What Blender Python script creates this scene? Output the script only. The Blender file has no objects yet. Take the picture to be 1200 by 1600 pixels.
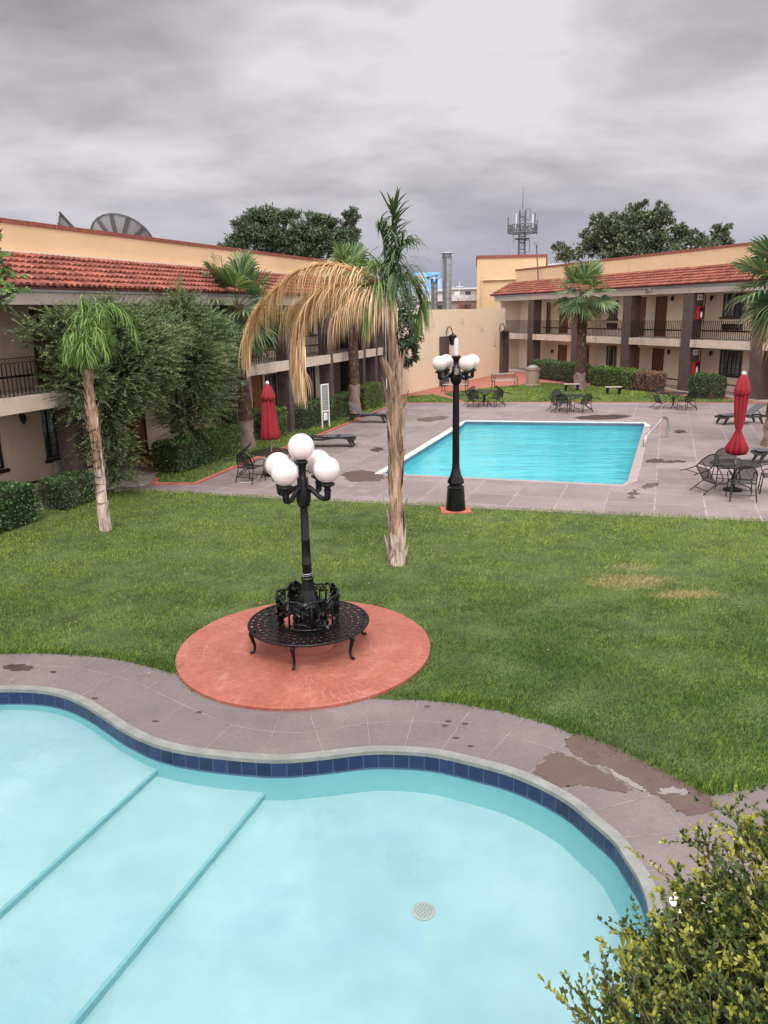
import bpy, math, random
import numpy as np
from mathutils import Vector, Matrix
from mathutils.geometry import tessellate_polygon
random.seed(7); RNG = np.random.default_rng(11)
SC = bpy.context.scene
COL = SC.collection
rad = math.radians

# ------------------------------------------------------------------ camera
CAMZ = 4.7; FPX = 1200.0
PITCH = rad(14.55); ROLL = rad(1.2)
_f = np.array([0, math.cos(PITCH), -math.sin(PITCH)]); _r0 = np.array([1.0, 0, 0]); _u0 = np.cross(_r0, _f)
_r = math.cos(ROLL)*_r0 - math.sin(ROLL)*_u0; _u = math.sin(ROLL)*_r0 + math.cos(ROLL)*_u0
cam_data = bpy.data.cameras.new('camera'); cam = bpy.data.objects.new('camera', cam_data); COL.objects.link(cam)
cam.matrix_world = Matrix(((_r[0], _u[0], -_f[0], 0), (_r[1], _u[1], -_f[1], 0), (_r[2], _u[2], -_f[2], CAMZ), (0, 0, 0, 1)))
cam_data.sensor_fit = 'VERTICAL'; cam_data.sensor_height = 24.0; cam_data.lens = 24.0*FPX/1600.0
cam_data.clip_start = 0.05; cam_data.clip_end = 9000
SC.camera = cam

def ray(x, y):
    return _f*FPX + _r*(x-600) - _u*(y-800)
def G(x, y, z=0.0):
    "the point of a level plane that the survey photograph shows at (x, y)"
    d = ray(x, y); t = (z-CAMZ)/d[2]
    return Vector((d[0]*t, d[1]*t, z))
def atY(x, y, Y):
    d = ray(x, y); t = Y/d[1]
    return Vector((d[0]*t, Y, CAMZ+d[2]*t))

# ------------------------------------------------------------------ sky, sun, exposure
SC.view_settings.view_transform = 'Standard'; SC.view_settings.look = 'None'
SC.view_settings.gamma = 1.0; SC.view_settings.exposure = -0.08
try: SC.view_settings.use_curve_mapping = False
except Exception: pass
SUN_EL, SUN_AZ = rad(58), rad(172)
W = bpy.data.worlds.new('World'); SC.world = W; W.use_nodes = True
nt = W.node_tree; nt.nodes.clear()
def nn(tree, t, **kw):
    n = tree.nodes.new(t)
    for k, v in kw.items(): setattr(n, k, v)
    return n
def mth(tree, op, a, b=None, clamp=False):
    n = nn(tree, 'ShaderNodeMath', operation=op, use_clamp=clamp)
    for i, v in enumerate((a, b)):
        if v is None: continue
        if isinstance(v, (int, float)): n.inputs[i].default_value = v
        else: tree.links.new(v, n.inputs[i])
    return n.outputs[0]
def ramp(tree, fac, stops, interp='LINEAR'):
    n = nn(tree, 'ShaderNodeValToRGB'); cr = n.color_ramp; cr.interpolation = interp
    while len(cr.elements) < len(stops): cr.elements.new(0.5)
    for e, (p, c) in zip(cr.elements, stops):
        e.position = p; e.color = (c[0], c[1], c[2], 1) if not isinstance(c, (int, float)) else (c, c, c, 1)
    if fac is not None: tree.links.new(fac, n.inputs[0])
    return n.outputs[0]
def mixc(tree, fac, a, b, mode='MIX'):
    n = nn(tree, 'ShaderNodeMixRGB', blend_type=mode)
    for i, v in enumerate((fac, a, b)):
        if isinstance(v, (int, float)): n.inputs[i].default_value = v
        elif isinstance(v, tuple): n.inputs[i].default_value = (v[0], v[1], v[2], 1)
        else: tree.links.new(v, n.inputs[i])
    return n.outputs[0]
tc = nn(nt, 'ShaderNodeTexCoord'); sp = nn(nt, 'ShaderNodeSeparateXYZ'); nt.links.new(tc.outputs['Generated'], sp.inputs[0])
X, Y, Z = sp.outputs
zc = mth(nt, 'ADD', mth(nt, 'MAXIMUM', Z, 0.0), 0.30)
cb = nn(nt, 'ShaderNodeCombineXYZ'); nt.links.new(mth(nt, 'DIVIDE', X, zc), cb.inputs[0]); nt.links.new(mth(nt, 'DIVIDE', Y, zc), cb.inputs[1])
def noise(tree, vec, scale, detail=5, rough=0.55, dist=0.0):
    n = nn(tree, 'ShaderNodeTexNoise'); n.inputs['Scale'].default_value = scale; n.inputs['Detail'].default_value = detail
    n.inputs['Roughness'].default_value = rough; n.inputs['Distortion'].default_value = dist
    if vec is not None: tree.links.new(vec, n.inputs['Vector'])
    return n.outputs['Fac']
mp = nn(nt, 'ShaderNodeMapping'); mp.inputs['Scale'].default_value = (1.15, 1.5, 1.0); mp.inputs['Location'].default_value = (3.1, 1.7, 0.4)
nt.links.new(cb.outputs[0], mp.inputs[0])
n1 = noise(nt, mp.outputs[0], 1.25, 5, 0.5, 0.15); n2 = noise(nt, mp.outputs[0], 4.2, 6, 0.55, 0.1)
cl = mth(nt, 'ADD', mth(nt, 'MULTIPLY', n1, 0.78), mth(nt, 'MULTIPLY', n2, 0.22))
ccol = ramp(nt, cl, [(0.36, (0.44, 0.416, 0.442)), (0.43, (0.54, 0.512, 0.536)), (0.50, (0.66, 0.622, 0.645)), (0.58, (0.79, 0.748, 0.77))])
# bluish murk low down, a bright band above it, a dark bank of cloud high up
low = ramp(nt, Z, [(0.0, 1.0), (0.045, 0.95), (0.15, 0.0)])
ccol = mixc(nt, low, ccol, (0.375, 0.365, 0.455))
bank = mth(nt, 'SUBTRACT', mth(nt, 'ADD', Z, mth(nt, 'MULTIPLY', mth(nt, 'SUBTRACT', n2, 0.5), 0.14)), mth(nt, 'MULTIPLY', X, 0.17))
dk = ramp(nt, bank, [(0.315, 1.0), (0.345, 0.80), (0.385, 0.5), (0.45, 0.5), (0.6, 1.0)])
ccol = mixc(nt, 1.0, ccol, dk, 'MULTIPLY')
zen = ramp(nt, Z, [(0.40, 1.0), (0.75, 1.0)])
zb = mth(nt, 'ADD', 1.0, mth(nt, 'MULTIPLY', mth(nt, 'SUBTRACT', mth(nt, 'MAXIMUM', Z, 0.42), 0.42), 1.4))
zcn = nn(nt, 'ShaderNodeCombineXYZ')
for i in range(3): nt.links.new(zb, zcn.inputs[i])
ccol = mixc(nt, 1.0, ccol, zcn.outputs[0], 'MULTIPLY')
sky = nn(nt, 'ShaderNodeTexSky', sky_type='NISHITA'); sky.sun_disc = False; sky.sun_elevation = SUN_EL; sky.sun_rotation = SUN_AZ
back = mth(nt, 'ADD', 1.0, mth(nt, 'MULTIPLY', mth(nt, 'MULTIPLY', mth(nt, 'SUBTRACT', 0.70, Y), 2.0, True), 1.85))   # sky gain added out of view, at sides and back, to light the facades
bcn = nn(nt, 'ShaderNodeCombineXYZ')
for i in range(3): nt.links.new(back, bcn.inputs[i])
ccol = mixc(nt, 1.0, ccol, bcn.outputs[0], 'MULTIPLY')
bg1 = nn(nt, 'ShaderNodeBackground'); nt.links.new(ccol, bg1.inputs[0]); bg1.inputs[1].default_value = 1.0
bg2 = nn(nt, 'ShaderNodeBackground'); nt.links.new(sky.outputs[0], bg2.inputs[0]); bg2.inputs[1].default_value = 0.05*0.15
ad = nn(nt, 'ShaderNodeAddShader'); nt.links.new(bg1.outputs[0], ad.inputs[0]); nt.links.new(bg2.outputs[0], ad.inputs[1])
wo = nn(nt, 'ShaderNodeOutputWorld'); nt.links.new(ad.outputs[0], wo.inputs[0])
sd = bpy.data.lights.new('sun', 'SUN'); sd.energy = 2.2; sd.angle = rad(24); sd.color = (1.0, 0.965, 0.93)
so = bpy.data.objects.new('sun', sd); COL.objects.link(so)
_d = Vector((math.sin(SUN_AZ)*math.cos(SUN_EL), math.cos(SUN_AZ)*math.cos(SUN_EL), math.sin(SUN_EL)))
so.rotation_euler = _d.to_track_quat('Z', 'Y').to_euler(); so.location = (0, 0, 60)

# ------------------------------------------------------------------ materials
def newmat(name):
    m = bpy.data.materials.new(name); m.use_nodes = True; t = m.node_tree; t.nodes.clear()
    o = nn(t, 'ShaderNodeOutputMaterial'); p = nn(t, 'ShaderNodeBsdfPrincipled'); t.links.new(p.outputs[0], o.inputs[0])
    return m, t, p, o
def objco(t, scale=(1, 1, 1), rot=0.0, kind='Object'):
    c = nn(t, 'ShaderNodeTexCoord'); mpn = nn(t, 'ShaderNodeMapping'); mpn.inputs['Scale'].default_value = scale
    mpn.inputs['Rotation'].default_value = (0, 0, rot); t.links.new(c.outputs[kind], mpn.inputs[0]); return mpn.outputs[0]
def addbump(t, p, h, strength=0.3, dist=0.02):
    b = nn(t, 'ShaderNodeBump'); b.inputs['Strength'].default_value = strength; b.inputs['Distance'].default_value = dist
    t.links.new(h, b.inputs['Height']); t.links.new(b.outputs[0], p.inputs['Normal']); return b
def sc3(c, k): return tuple(min(1, x*k) for x in c)
def mat(name, c, rough=0.6, metal=0.0, var=0.12, scale=3.0, bump=0.0, bscale=40.0, c2=None, spec=0.5, stain=None, zs=1.0):
    m, t, p, o = newmat(name); v = objco(t, (1, 1, zs))
    n = noise(t, v, scale, 6, 0.6)
    col = ramp(t, n, [(0.3, sc3(c, 1-var)), (0.7, sc3(c if c2 is None else c2, 1+var))])
    if stain:
        s = ramp(t, noise(t, objco(t, (1, 1, 0.35)), stain[1], 8, 0.65), [(stain[2], 0.0), (stain[2]+0.12, 1.0)])
        col = mixc(t, mth(t, 'MULTIPLY', s, 0.7), col, stain[0])
    t.links.new(col, p.inputs['Base Color']); p.inputs['Roughness'].default_value = rough; p.inputs['Metallic'].default_value = metal
    p.inputs['Specular IOR Level'].default_value = spec
    if bump: addbump(t, p, noise(t, v, bscale, 4, 0.6), bump)
    return m
def leafmat(name, dark, light, tip=None, trans=0.3, rough=0.5, nscale=0.9):
    m, t, p, o = newmat(name)
    g = nn(t, 'ShaderNodeNewGeometry'); v = objco(t)
    n = noise(t, v, nscale, 4, 0.6)
    f = mth(t, 'ADD', mth(t, 'MULTIPLY', g.outputs['Random Per Island'], 0.6), mth(t, 'MULTIPLY', n, 0.4))
    st = [(0.2, dark), (0.72, light)]
    if tip: st.append((0.84, tip))
    c = ramp(t, f, st)
    t.links.new(c, p.inputs['Base Color']); p.inputs['Roughness'].default_value = rough; p.inputs['Specular IOR Level'].default_value = 0.35
    tr = nn(t, 'ShaderNodeBsdfTranslucent'); t.links.new(mixc(t, 1.0, c, (1.0, 1.0, 0.5), 'MULTIPLY'), tr.inputs[0])
    mx = nn(t, 'ShaderNodeMixShader'); mx.inputs[0].default_value = trans
    t.links.new(p.outputs[0], mx.inputs[1]); t.links.new(tr.outputs[0], mx.inputs[2]); t.links.new(mx.outputs[0], o.inputs[0])
    return m
M = {}
M['cream'] = mat('cream_plaster', (0.74, 0.59, 0.45), 0.85, var=0.05, scale=1.2, bump=0.12, bscale=60, stain=((0.56, 0.44, 0.34), 1.1, 0.60))
M['ochre'] = mat('ochre_plaster', (0.68, 0.48, 0.28), 0.85, var=0.06, scale=0.8, bump=0.1, bscale=60, stain=((0.50, 0.33, 0.2), 0.9, 0.62))
M['wallcream'] = mat('boundary_wall_plaster', (0.76, 0.61, 0.435), 0.85, var=0.04, scale=0.7, bump=0.1, bscale=50, stain=((0.68, 0.54, 0.40), 1.6, 0.63))
M['concrete'] = mat('fascia_concrete', (0.44, 0.38, 0.33), 0.8, var=0.10, scale=2.0, bump=0.2, bscale=30, stain=((0.22, 0.18, 0.15), 1.6, 0.58))
M['slab'] = mat('slab_concrete', (0.58, 0.46, 0.37), 0.8, var=0.12, scale=2.0, bump=0.2, bscale=30, stain=((0.26, 0.20, 0.16), 2.0, 0.56))
M['soffit'] = mat('soffit_paint', (0.50, 0.43, 0.36), 0.9)
M['brick'] = mat('brown_painted_brick', (0.085, 0.058, 0.056), 0.75, var=0.2, scale=3)
def _brick():
    m = M['brick']; t = m.node_tree; p = [n for n in t.nodes if n.type == 'BSDF_PRINCIPLED'][0]
    c = nn(t, 'ShaderNodeTexCoord'); s = nn(t, 'ShaderNodeSeparateXYZ'); t.links.new(c.outputs['Object'], s.inputs[0])
    w = mth(t, 'ABSOLUTE', mth(t, 'SINE', mth(t, 'MULTIPLY', s.outputs[2], 42.0)))
    addbump(t, p, w, 0.35, 0.01)
_brick()
M['coping'] = mat('red_brick_coping', (0.25, 0.075, 0.05), 0.8, var=0.3, scale=8)
M['wood'] = mat('door_wood', (0.16, 0.052, 0.024), 0.5, var=0.25, scale=4)
M['woodlight'] = mat('door_wood_orange', (0.30, 0.11, 0.035), 0.5, var=0.2, scale=4)
M['bframe'] = mat('dark_window_frame', (0.018, 0.015, 0.014), 0.5, var=0.1)
M['iron'] = mat('black_wrought_iron', (0.008, 0.008, 0.009), 0.42, var=0.2, scale=12, bump=0.05, spec=0.3)
M['castiron'] = mat('glossy_cast_iron', (0.005, 0.005, 0.0055), 0.30, var=0.2, scale=8, bump=0.08, bscale=25, spec=0.32)
M['ironmesh'] = mat('grey_iron_mesh', (0.009, 0.009, 0.009), 0.5, var=0.2)
M['white'] = mat('white_paint', (0.72, 0.71, 0.69), 0.5, var=0.06)
M['offwhite'] = mat('weathered_white_slats', (0.40, 0.36, 0.31), 0.6, var=0.12)
M['grey'] = mat('grey_board', (0.22, 0.22, 0.21), 0.6, var=0.1)
M['acwhite'] = mat('air_conditioner_casing', (0.48, 0.45, 0.41), 0.6, var=0.1)
M['globe'], _t, _p, _o = newmat('opal_glass_globe')
_p.inputs['Base Color'].default_value = (0.76, 0.685, 0.655, 1); _p.inputs['Roughness'].default_value = 0.28
_p.inputs['Subsurface Weight'].default_value = 0.6; _p.inputs['Subsurface Radius'].default_value = (0.1, 0.09, 0.08)
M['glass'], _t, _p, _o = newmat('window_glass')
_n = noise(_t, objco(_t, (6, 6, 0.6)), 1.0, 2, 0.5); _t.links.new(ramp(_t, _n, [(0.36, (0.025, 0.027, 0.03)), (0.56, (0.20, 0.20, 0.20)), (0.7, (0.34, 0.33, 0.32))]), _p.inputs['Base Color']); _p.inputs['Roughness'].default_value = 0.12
M['galv'] = mat('galvanised_sheet', (0.33, 0.35, 0.36), 0.42, metal=0.6, var=0.2, scale=2.5)
M['lattice'] = mat('tower_steel', (0.10, 0.105, 0.11), 0.6, var=0.2)
M['red'] = mat('red_canvas', (0.27, 0.010, 0.017), 0.8, var=0.12, scale=5)
M['redbox'] = mat('red_enamel', (0.45, 0.02, 0.02), 0.4, var=0.1)
M['wicker'] = mat('dark_wicker', (0.022, 0.021, 0.021), 0.5, var=0.3, scale=30, bump=0.5, bscale=90)
M['sling'] = mat('grey_sling_fabric', (0.075, 0.080, 0.088), 0.6, var=0.1, scale=10)
M['beige'] = mat('beige_concrete_bin', (0.34, 0.25, 0.18), 0.85, var=0.15, scale=6, bump=0.3)
M['steel'] = mat('stainless_steel', (0.62, 0.60, 0.57), 0.25, metal=1.0, var=0.05)
M['trunkdark'] = mat('palm_bark_dark', (0.040, 0.020, 0.014), 0.95, var=0.5, scale=9, bump=0.8, bscale=18, c2=(0.085, 0.045, 0.032))
M['trunkboot'] = mat('palm_leaf_stubs', (0.17, 0.11, 0.08), 0.9, var=0.4, scale=10, bump=0.5, c2=(0.35, 0.27, 0.22))
M['trunkbase'] = mat('palm_trunk_base', (0.22, 0.15, 0.12), 0.9, var=0.25, scale=5, bump=0.6, bscale=20)
M['fibre'] = mat('palm_fibre_bark', (0.19, 0.115, 0.072), 0.9, var=0.55, scale=14, bump=1.0, bscale=40, c2=(0.40, 0.27, 0.18), zs=0.12)
M['fibrepale'] = mat('palm_fibre_pale', (0.30, 0.22, 0.16), 0.9, var=0.5, scale=14, bump=1.0, bscale=40, c2=(0.55, 0.44, 0.35), zs=0.12)
M['bark'] = mat('tree_bark', (0.06, 0.045, 0.035), 0.95, var=0.3, scale=6, bump=0.8)
M['petiole'] = mat('palm_petiole', (0.14, 0.16, 0.05), 0.7, var=0.3, scale=6)
M['deadstem'] = mat('dead_frond_stem', (0.42, 0.26, 0.12), 0.8, var=0.2, scale=6)
M['fanleaf'] = leafmat('fan_palm_leaf', (0.055, 0.105, 0.045), (0.18, 0.265, 0.11), (0.38, 0.38, 0.17), 0.25)
M['fanbrown'] = leafmat('fan_palm_dry_leaf', (0.20, 0.13, 0.06), (0.42, 0.30, 0.16), None, 0.2)
M['queenleaf'] = leafmat('queen_palm_leaf', (0.08, 0.15, 0.045), (0.22, 0.34, 0.09), (0.48, 0.46, 0.17), 0.3)
M['queendark'] = leafmat('queen_palm_spear_leaf', (0.045, 0.08, 0.035), (0.12, 0.18, 0.07), None, 0.2)
M['deadleaf'] = leafmat('dead_palm_leaf', (0.52, 0.34, 0.19), (0.88, 0.67, 0.44), (0.93, 0.80, 0.60), 0.3)
M['youngpalm'] = leafmat('young_palm_leaf', (0.07, 0.15, 0.035), (0.26, 0.42, 0.10), (0.46, 0.58, 0.20), 0.35)
M['conifer'] = leafmat('conifer_spray', (0.045, 0.072, 0.036), (0.26, 0.34, 0.15), (0.48, 0.55, 0.24), 0.2)
M['hedge'] = leafmat('hedge_leaf', (0.025, 0.055, 0.02), (0.12, 0.20, 0.07), (0.27, 0.38, 0.15), 0.2, 0.35)
M['hedgelight'] = leafmat('hedge_leaf_light', (0.05, 0.10, 0.025), (0.20, 0.31, 0.07), (0.38, 0.48, 0.14), 0.25, 0.4)
M['pinkhedge'] = leafmat('copper_shrub_leaf', (0.12, 0.06, 0.04), (0.40, 0.23, 0.15), (0.50, 0.33, 0.22), 0.2)
M['darktree'] = leafmat('dark_tree_leaf', (0.035, 0.050, 0.034), (0.12, 0.165, 0.095), (0.20, 0.25, 0.14), 0.15, nscale=0.35)
M['olivetree'] = leafmat('olive_tree_leaf', (0.045, 0.06, 0.04), (0.14, 0.18, 0.10), (0.22, 0.26, 0.15), 0.15, nscale=0.35)
M['broad'] = leafmat('broad_leaf', (0.06, 0.11, 0.035), (0.18, 0.30, 0.08), (0.32, 0.45, 0.14), 0.3)
M['shrubold'] = leafmat('shrub_old_leaf', (0.022, 0.042, 0.012), (0.095, 0.145, 0.035), (0.19, 0.25, 0.05), 0.25, 0.38, 2.0)
M['shrubyoung'] = leafmat('shrub_young_leaf', (0.18, 0.21, 0.035), (0.40, 0.41, 0.075), (0.56, 0.53, 0.13), 0.35, 0.38, 2.0)
M['twig'] = mat('shrub_twig', (0.13, 0.09, 0.05), 0.8, var=0.3, scale=8)
# grass
def grassmat(name, k=1.0):
    m, t, p, o = newmat(name); g = nn(t, 'ShaderNodeNewGeometry'); v = objco(t)
    big = noise(t, v, 0.33, 3, 0.55); med = noise(t, v, 3.6, 5, 0.7)
    f = mth(t, 'ADD', mth(t, 'ADD', mth(t, 'MULTIPLY', g.outputs['Random Per Island'], 0.30), mth(t, 'MULTIPLY', big, 0.38)), mth(t, 'MULTIPLY', med, 0.32))
    c = ramp(t, f, [(0.30, sc3((0.034, 0.068, 0.014), k)), (0.50, sc3((0.125, 0.190, 0.034), k)), (0.70, sc3((0.36, 0.43, 0.085), k))])
    sy = nn(t, 'ShaderNodeSeparateXYZ'); cy_ = nn(t, 'ShaderNodeTexCoord'); t.links.new(cy_.outputs['Object'], sy.inputs[0])
    near_tone = mth(t, 'MULTIPLY', mth(t, 'DIVIDE', mth(t, 'SUBTRACT', 14.5, sy.outputs[1]), 4.5, True), 0.12)   # darker green towards the near end of the lawn
    c = ramp(t, mth(t, 'SUBTRACT', f, near_tone), [(0.30, (0.036, 0.078, 0.013)), (0.48, (0.138, 0.225, 0.034)), (0.66, (0.42, 0.50, 0.075))])
    # two worn straw-coloured spots in the lawn
    s = nn(t, 'ShaderNodeSeparateXYZ'); cc = nn(t, 'ShaderNodeTexCoord'); t.links.new(cc.outputs['Object'], s.inputs[0])
    for (px, py, rx, ry) in ((4.30, 12.85, 0.95, 0.50), (5.10, 12.15, 0.75, 0.25), (4.6, 13.6, 0.5, 0.3)):
        a = mth(t, 'DIVIDE', mth(t, 'SUBTRACT', s.outputs[0], px), rx); b = mth(t, 'DIVIDE', mth(t, 'SUBTRACT', s.outputs[1], py), ry)
        r2 = mth(t, 'ADD', mth(t, 'MULTIPLY', a, a), mth(t, 'MULTIPLY', b, b))
        q = mth(t, 'SUBTRACT', 1.6, mth(t, 'ADD', r2, mth(t, 'MULTIPLY', mth(t, 'SUBTRACT', 0.72, med), 2.6)), True)
        q = mth(t, 'MULTIPLY', q, 0.85, True)
        c = mixc(t, mth(t, 'MULTIPLY', q, 0.85), c, (0.60, 0.46, 0.22))
    t.links.new(c, p.inputs['Base Color']); p.inputs['Roughness'].default_value = 0.65; p.inputs['Specular IOR Level'].default_value = 0.2
    tr = nn(t, 'ShaderNodeBsdfTranslucent'); t.links.new(c, tr.inputs[0]); mx = nn(t, 'ShaderNodeMixShader'); mx.inputs[0].default_value = 0.25
    t.links.new(p.outputs[0], mx.inputs[1]); t.links.new(tr.outputs[0], mx.inputs[2]); t.links.new(mx.outputs[0], o.inputs[0])
    return m
M['grass'] = grassmat('grass_blades')
M['lawn'] = mat('lawn_thatch', (0.04, 0.06, 0.018), 0.95, var=0.3, scale=1.5, bump=0.6, bscale=30, c2=(0.07, 0.10, 0.028))
# paving
def paving(name, base, base2, joint, rot, size, jw, blotch, offs=0.0):
    m, t, p, o = newmat(name); v = objco(t, rot=rot)
    br = nn(t, 'ShaderNodeTexBrick'); br.offset = offs; br.inputs['Scale'].default_value = 1.0; t.links.new(v, br.inputs['Vector'])
    br.inputs['Brick Width'].default_value = size[0]; br.inputs['Row Height'].default_value = size[1]; br.inputs['Mortar Size'].default_value = jw
    br.inputs['Mortar Smooth'].default_value = 0.3; br.inputs['Bias'].default_value = 0.0
    br.inputs['Color1'].default_value = (0.86, 0.86, 0.86, 1); br.inputs['Color2'].default_value = (1.08, 1.08, 1.08, 1); br.inputs['Mortar'].default_value = (1, 1, 1, 1)
    w = objco(t); n = noise(t, w, 0.55, 7, 0.62); n2 = noise(t, w, 18, 5, 0.7); n4 = noise(t, w, 2.3, 6, 0.7, 0.4)
    col = ramp(t, n, [(0.32, base), (0.68, base2)])
    col = mixc(t, 1.0, col, br.outputs['Color'], 'MULTIPLY')
    col = mixc(t, 1.0, col, ramp(t, n2, [(0.3, 0.86), (0.7, 1.1)]), 'MULTIPLY')
    col = mixc(t, mth(t, 'MULTIPLY', ramp(t, n4, [(0.60, 0.0), (0.68, 1.0)]), 0.38), col, blotch)
    jn = ramp(t, noise(t, w, 3.0, 4), [(0.40, 0.0), (0.60, 0.8)])
    col = mixc(t, mth(t, 'MULTIPLY', br.outputs['Fac'], jn), col, joint)
    t.links.new(col, p.inputs['Base Color'])
    t.links.new(ramp(t, n4, [(0.4, 0.75), (0.66, 0.45)]), p.inputs['Roughness'])
    addbump(t, p, n2, 0.25, 0.01)
    return m
M['deck'] = paving('pink_grey_paving', (0.185, 0.150, 0.142), (0.262, 0.218, 0.206), (0.40, 0.34, 0.32), rad(20), (1.15, 1.15), 0.018, (0.155, 0.115, 0.105))
M['neardeck'] = paving('grey_stone_paving', (0.125, 0.105, 0.102), (0.20, 0.168, 0.162), (0.3, 0.26, 0.25), 0, (90, 90), 0.001, (0.165, 0.125, 0.115))
M['deckplain'] = mat('terrace_edge_paving', (0.31, 0.25, 0.235), 0.75, var=0.1, scale=2)
M['joint'] = mat('pale_joint', (0.27, 0.235, 0.22), 0.8, var=0.35, scale=5)
M['wet'] = mat('damp_paving', (0.135, 0.092, 0.078), 0.42, var=0.12, scale=4)
def soften(m, sc=3.0, lo=0.38, hi=0.52, mx_=0.9):
    t = m.node_tree; p = [n for n in t.nodes if n.type == 'BSDF_PRINCIPLED'][0]
    a = ramp(t, noise(t, objco(t), sc, 8, 0.7), [(lo, 0.0), (hi, mx_)]); t.links.new(a, p.inputs['Alpha'])
soften(M['wet'], 2.2, 0.28, 0.42, 0.72)
M['wetdark'] = mat('dark_damp_paving', (0.075, 0.055, 0.05), 0.3, var=0.3, scale=5)
soften(M['wetdark'], 1.6, 0.33, 0.42, 0.85)
M['wetpale'] = mat('scraped_paving', (0.215, 0.188, 0.175), 0.6, var=0.1)
M['soil'] = mat('dry_soil', (0.17, 0.14, 0.115), 0.95, var=0.25, scale=0.05, bump=0.4, bscale=6)
M['redtile'] = mat('red_clay_paving', (0.33, 0.115, 0.075), 0.75, var=0.22, scale=3, bump=0.2)
M['curbred'] = mat('red_painted_kerb', (0.42, 0.12, 0.085), 0.7, var=0.2, scale=3)
M['walk'] = mat('walkway_concrete', (0.38, 0.31, 0.27), 0.8, var=0.15, scale=1.5, bump=0.2)
M['poolcoping'] = mat('white_pool_coping', (0.205, 0.215, 0.195), 0.7, var=0.22, scale=4, bump=0.5, bscale=25, stain=((0.17, 0.175, 0.155), 5, 0.52))
def disc_mat():
    m, t, p, o = newmat('red_brick_disc'); c = nn(t, 'ShaderNodeTexCoord'); s = nn(t, 'ShaderNodeSeparateXYZ'); t.links.new(c.outputs['Object'], s.inputs[0])
    th = mth(t, 'ARCTAN2', s.outputs[1], s.outputs[0])
    r = mth(t, 'SQRT', mth(t, 'ADD', mth(t, 'MULTIPLY', s.outputs[0], s.outputs[0]), mth(t, 'MULTIPLY', s.outputs[1], s.outputs[1])))
    cb = nn(t, 'ShaderNodeCombineXYZ'); t.links.new(mth(t, 'MULTIPLY', th, 1.25), cb.inputs[0]); t.links.new(r, cb.inputs[1])
    br = nn(t, 'ShaderNodeTexBrick'); t.links.new(cb.outputs[0], br.inputs['Vector']); br.inputs['Scale'].default_value = 1.0
    br.inputs['Brick Width'].default_value = 0.085; br.inputs['Row Height'].default_value = 0.24; br.inputs['Mortar Size'].default_value = 0.005; br.inputs['Mortar Smooth'].default_value = 0.4
    w = objco(t); n = noise(t, w, 1.3, 6, 0.6); n2 = noise(t, w, 14, 5, 0.65)
    col = ramp(t, n, [(0.3, (0.28, 0.076, 0.048)), (0.7, (0.37, 0.122, 0.078))])
    col = mixc(t, 1.0, col, ramp(t, n2, [(0.3, 0.78), (0.7, 1.12)]), 'MULTIPLY')
    n5 = noise(t, w, 2.6, 7, 0.7, 0.3)
    col = mixc(t, mth(t, 'MULTIPLY', ramp(t, n5, [(0.55, 0.0), (0.68, 1.0)]), 0.5), col, (0.40, 0.20, 0.16))
    col = mixc(t, mth(t, 'MULTIPLY', ramp(t, n5, [(0.32, 1.0), (0.42, 0.0)]), 0.5), col, (0.17, 0.06, 0.05))
    jm = ramp(t, noise(t, w, 1.7, 3), [(0.45, 0.05), (0.66, 0.6)])
    col = mixc(t, mth(t, 'MULTIPLY', br.outputs['Fac'], jm), col, (0.46, 0.235, 0.19))
    t.links.new(col, p.inputs['Base Color']); p.inputs['Roughness'].default_value = 0.62
    addbump(t, p, mth(t, 'SUBTRACT', n2, mth(t, 'MULTIPLY', br.outputs['Fac'], 0.6)), 0.2, 0.01)
    return m
M['disc'] = disc_mat()
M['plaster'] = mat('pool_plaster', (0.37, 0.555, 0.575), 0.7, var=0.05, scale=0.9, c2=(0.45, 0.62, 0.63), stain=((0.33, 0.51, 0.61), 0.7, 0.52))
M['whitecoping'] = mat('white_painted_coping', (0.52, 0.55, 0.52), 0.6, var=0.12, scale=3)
M['riser'] = mat('shade_tinted_riser_plaster', (0.23, 0.48, 0.51), 0.7, var=0.03)  # darker teal puts the risers' shade and water tint into the colour
M['plasterwall'] = mat('water_tinted_wall_plaster', (0.25, 0.53, 0.55), 0.7, var=0.03, scale=0.9)  # same paint as the floor; dimmer light through the water is coloured in
M['plasterfar'] = mat('deep_pool_plaster', (0.22, 0.72, 0.78), 0.7, var=0.08, scale=0.6)
def tilemat():
    m, t, p, o = newmat('blue_pool_tile'); g = nn(t, 'ShaderNodeNewGeometry')
    c = ramp(t, g.outputs['Random Per Island'], [(0, (0.007, 0.014, 0.050)), (1, (0.014, 0.028, 0.095))]); t.links.new(c, p.inputs['Base Color']); p.inputs['Roughness'].default_value = 0.2
    return m
M['bluetile'] = tilemat()
M['greytile'] = mat('faded_blue_tile', (0.10, 0.13, 0.19), 0.4, var=0.2)
M['grout'] = mat('pool_grout', (0.10, 0.15, 0.25), 0.8)
def watermat(name, tint, ior, bscale, bstr, stretch):
    m, t, p, o = newmat(name); t.nodes.remove(p)
    gl = nn(t, 'ShaderNodeBsdfGlass'); gl.inputs['Roughness'].default_value = 0.0; gl.inputs['IOR'].default_value = ior; gl.inputs[0].default_value = (*tint, 1)
    v = objco(t, stretch, rad(8)); n = noise(t, v, bscale, 4, 0.55, 0.6); n2 = noise(t, v, bscale*0.3, 2, 0.5)
    b = nn(t, 'ShaderNodeBump'); b.inputs['Strength'].default_value = bstr; b.inputs['Distance'].default_value = 0.1; t.links.new(mth(t, 'MULTIPLY', n, ramp(t, n2, [(0.35, 0.4), (0.65, 1.2)])), b.inputs['Height'])
    t.links.new(b.outputs[0], gl.inputs['Normal']); t.links.new(gl.outputs[0], o.inputs[0]); return m
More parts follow.
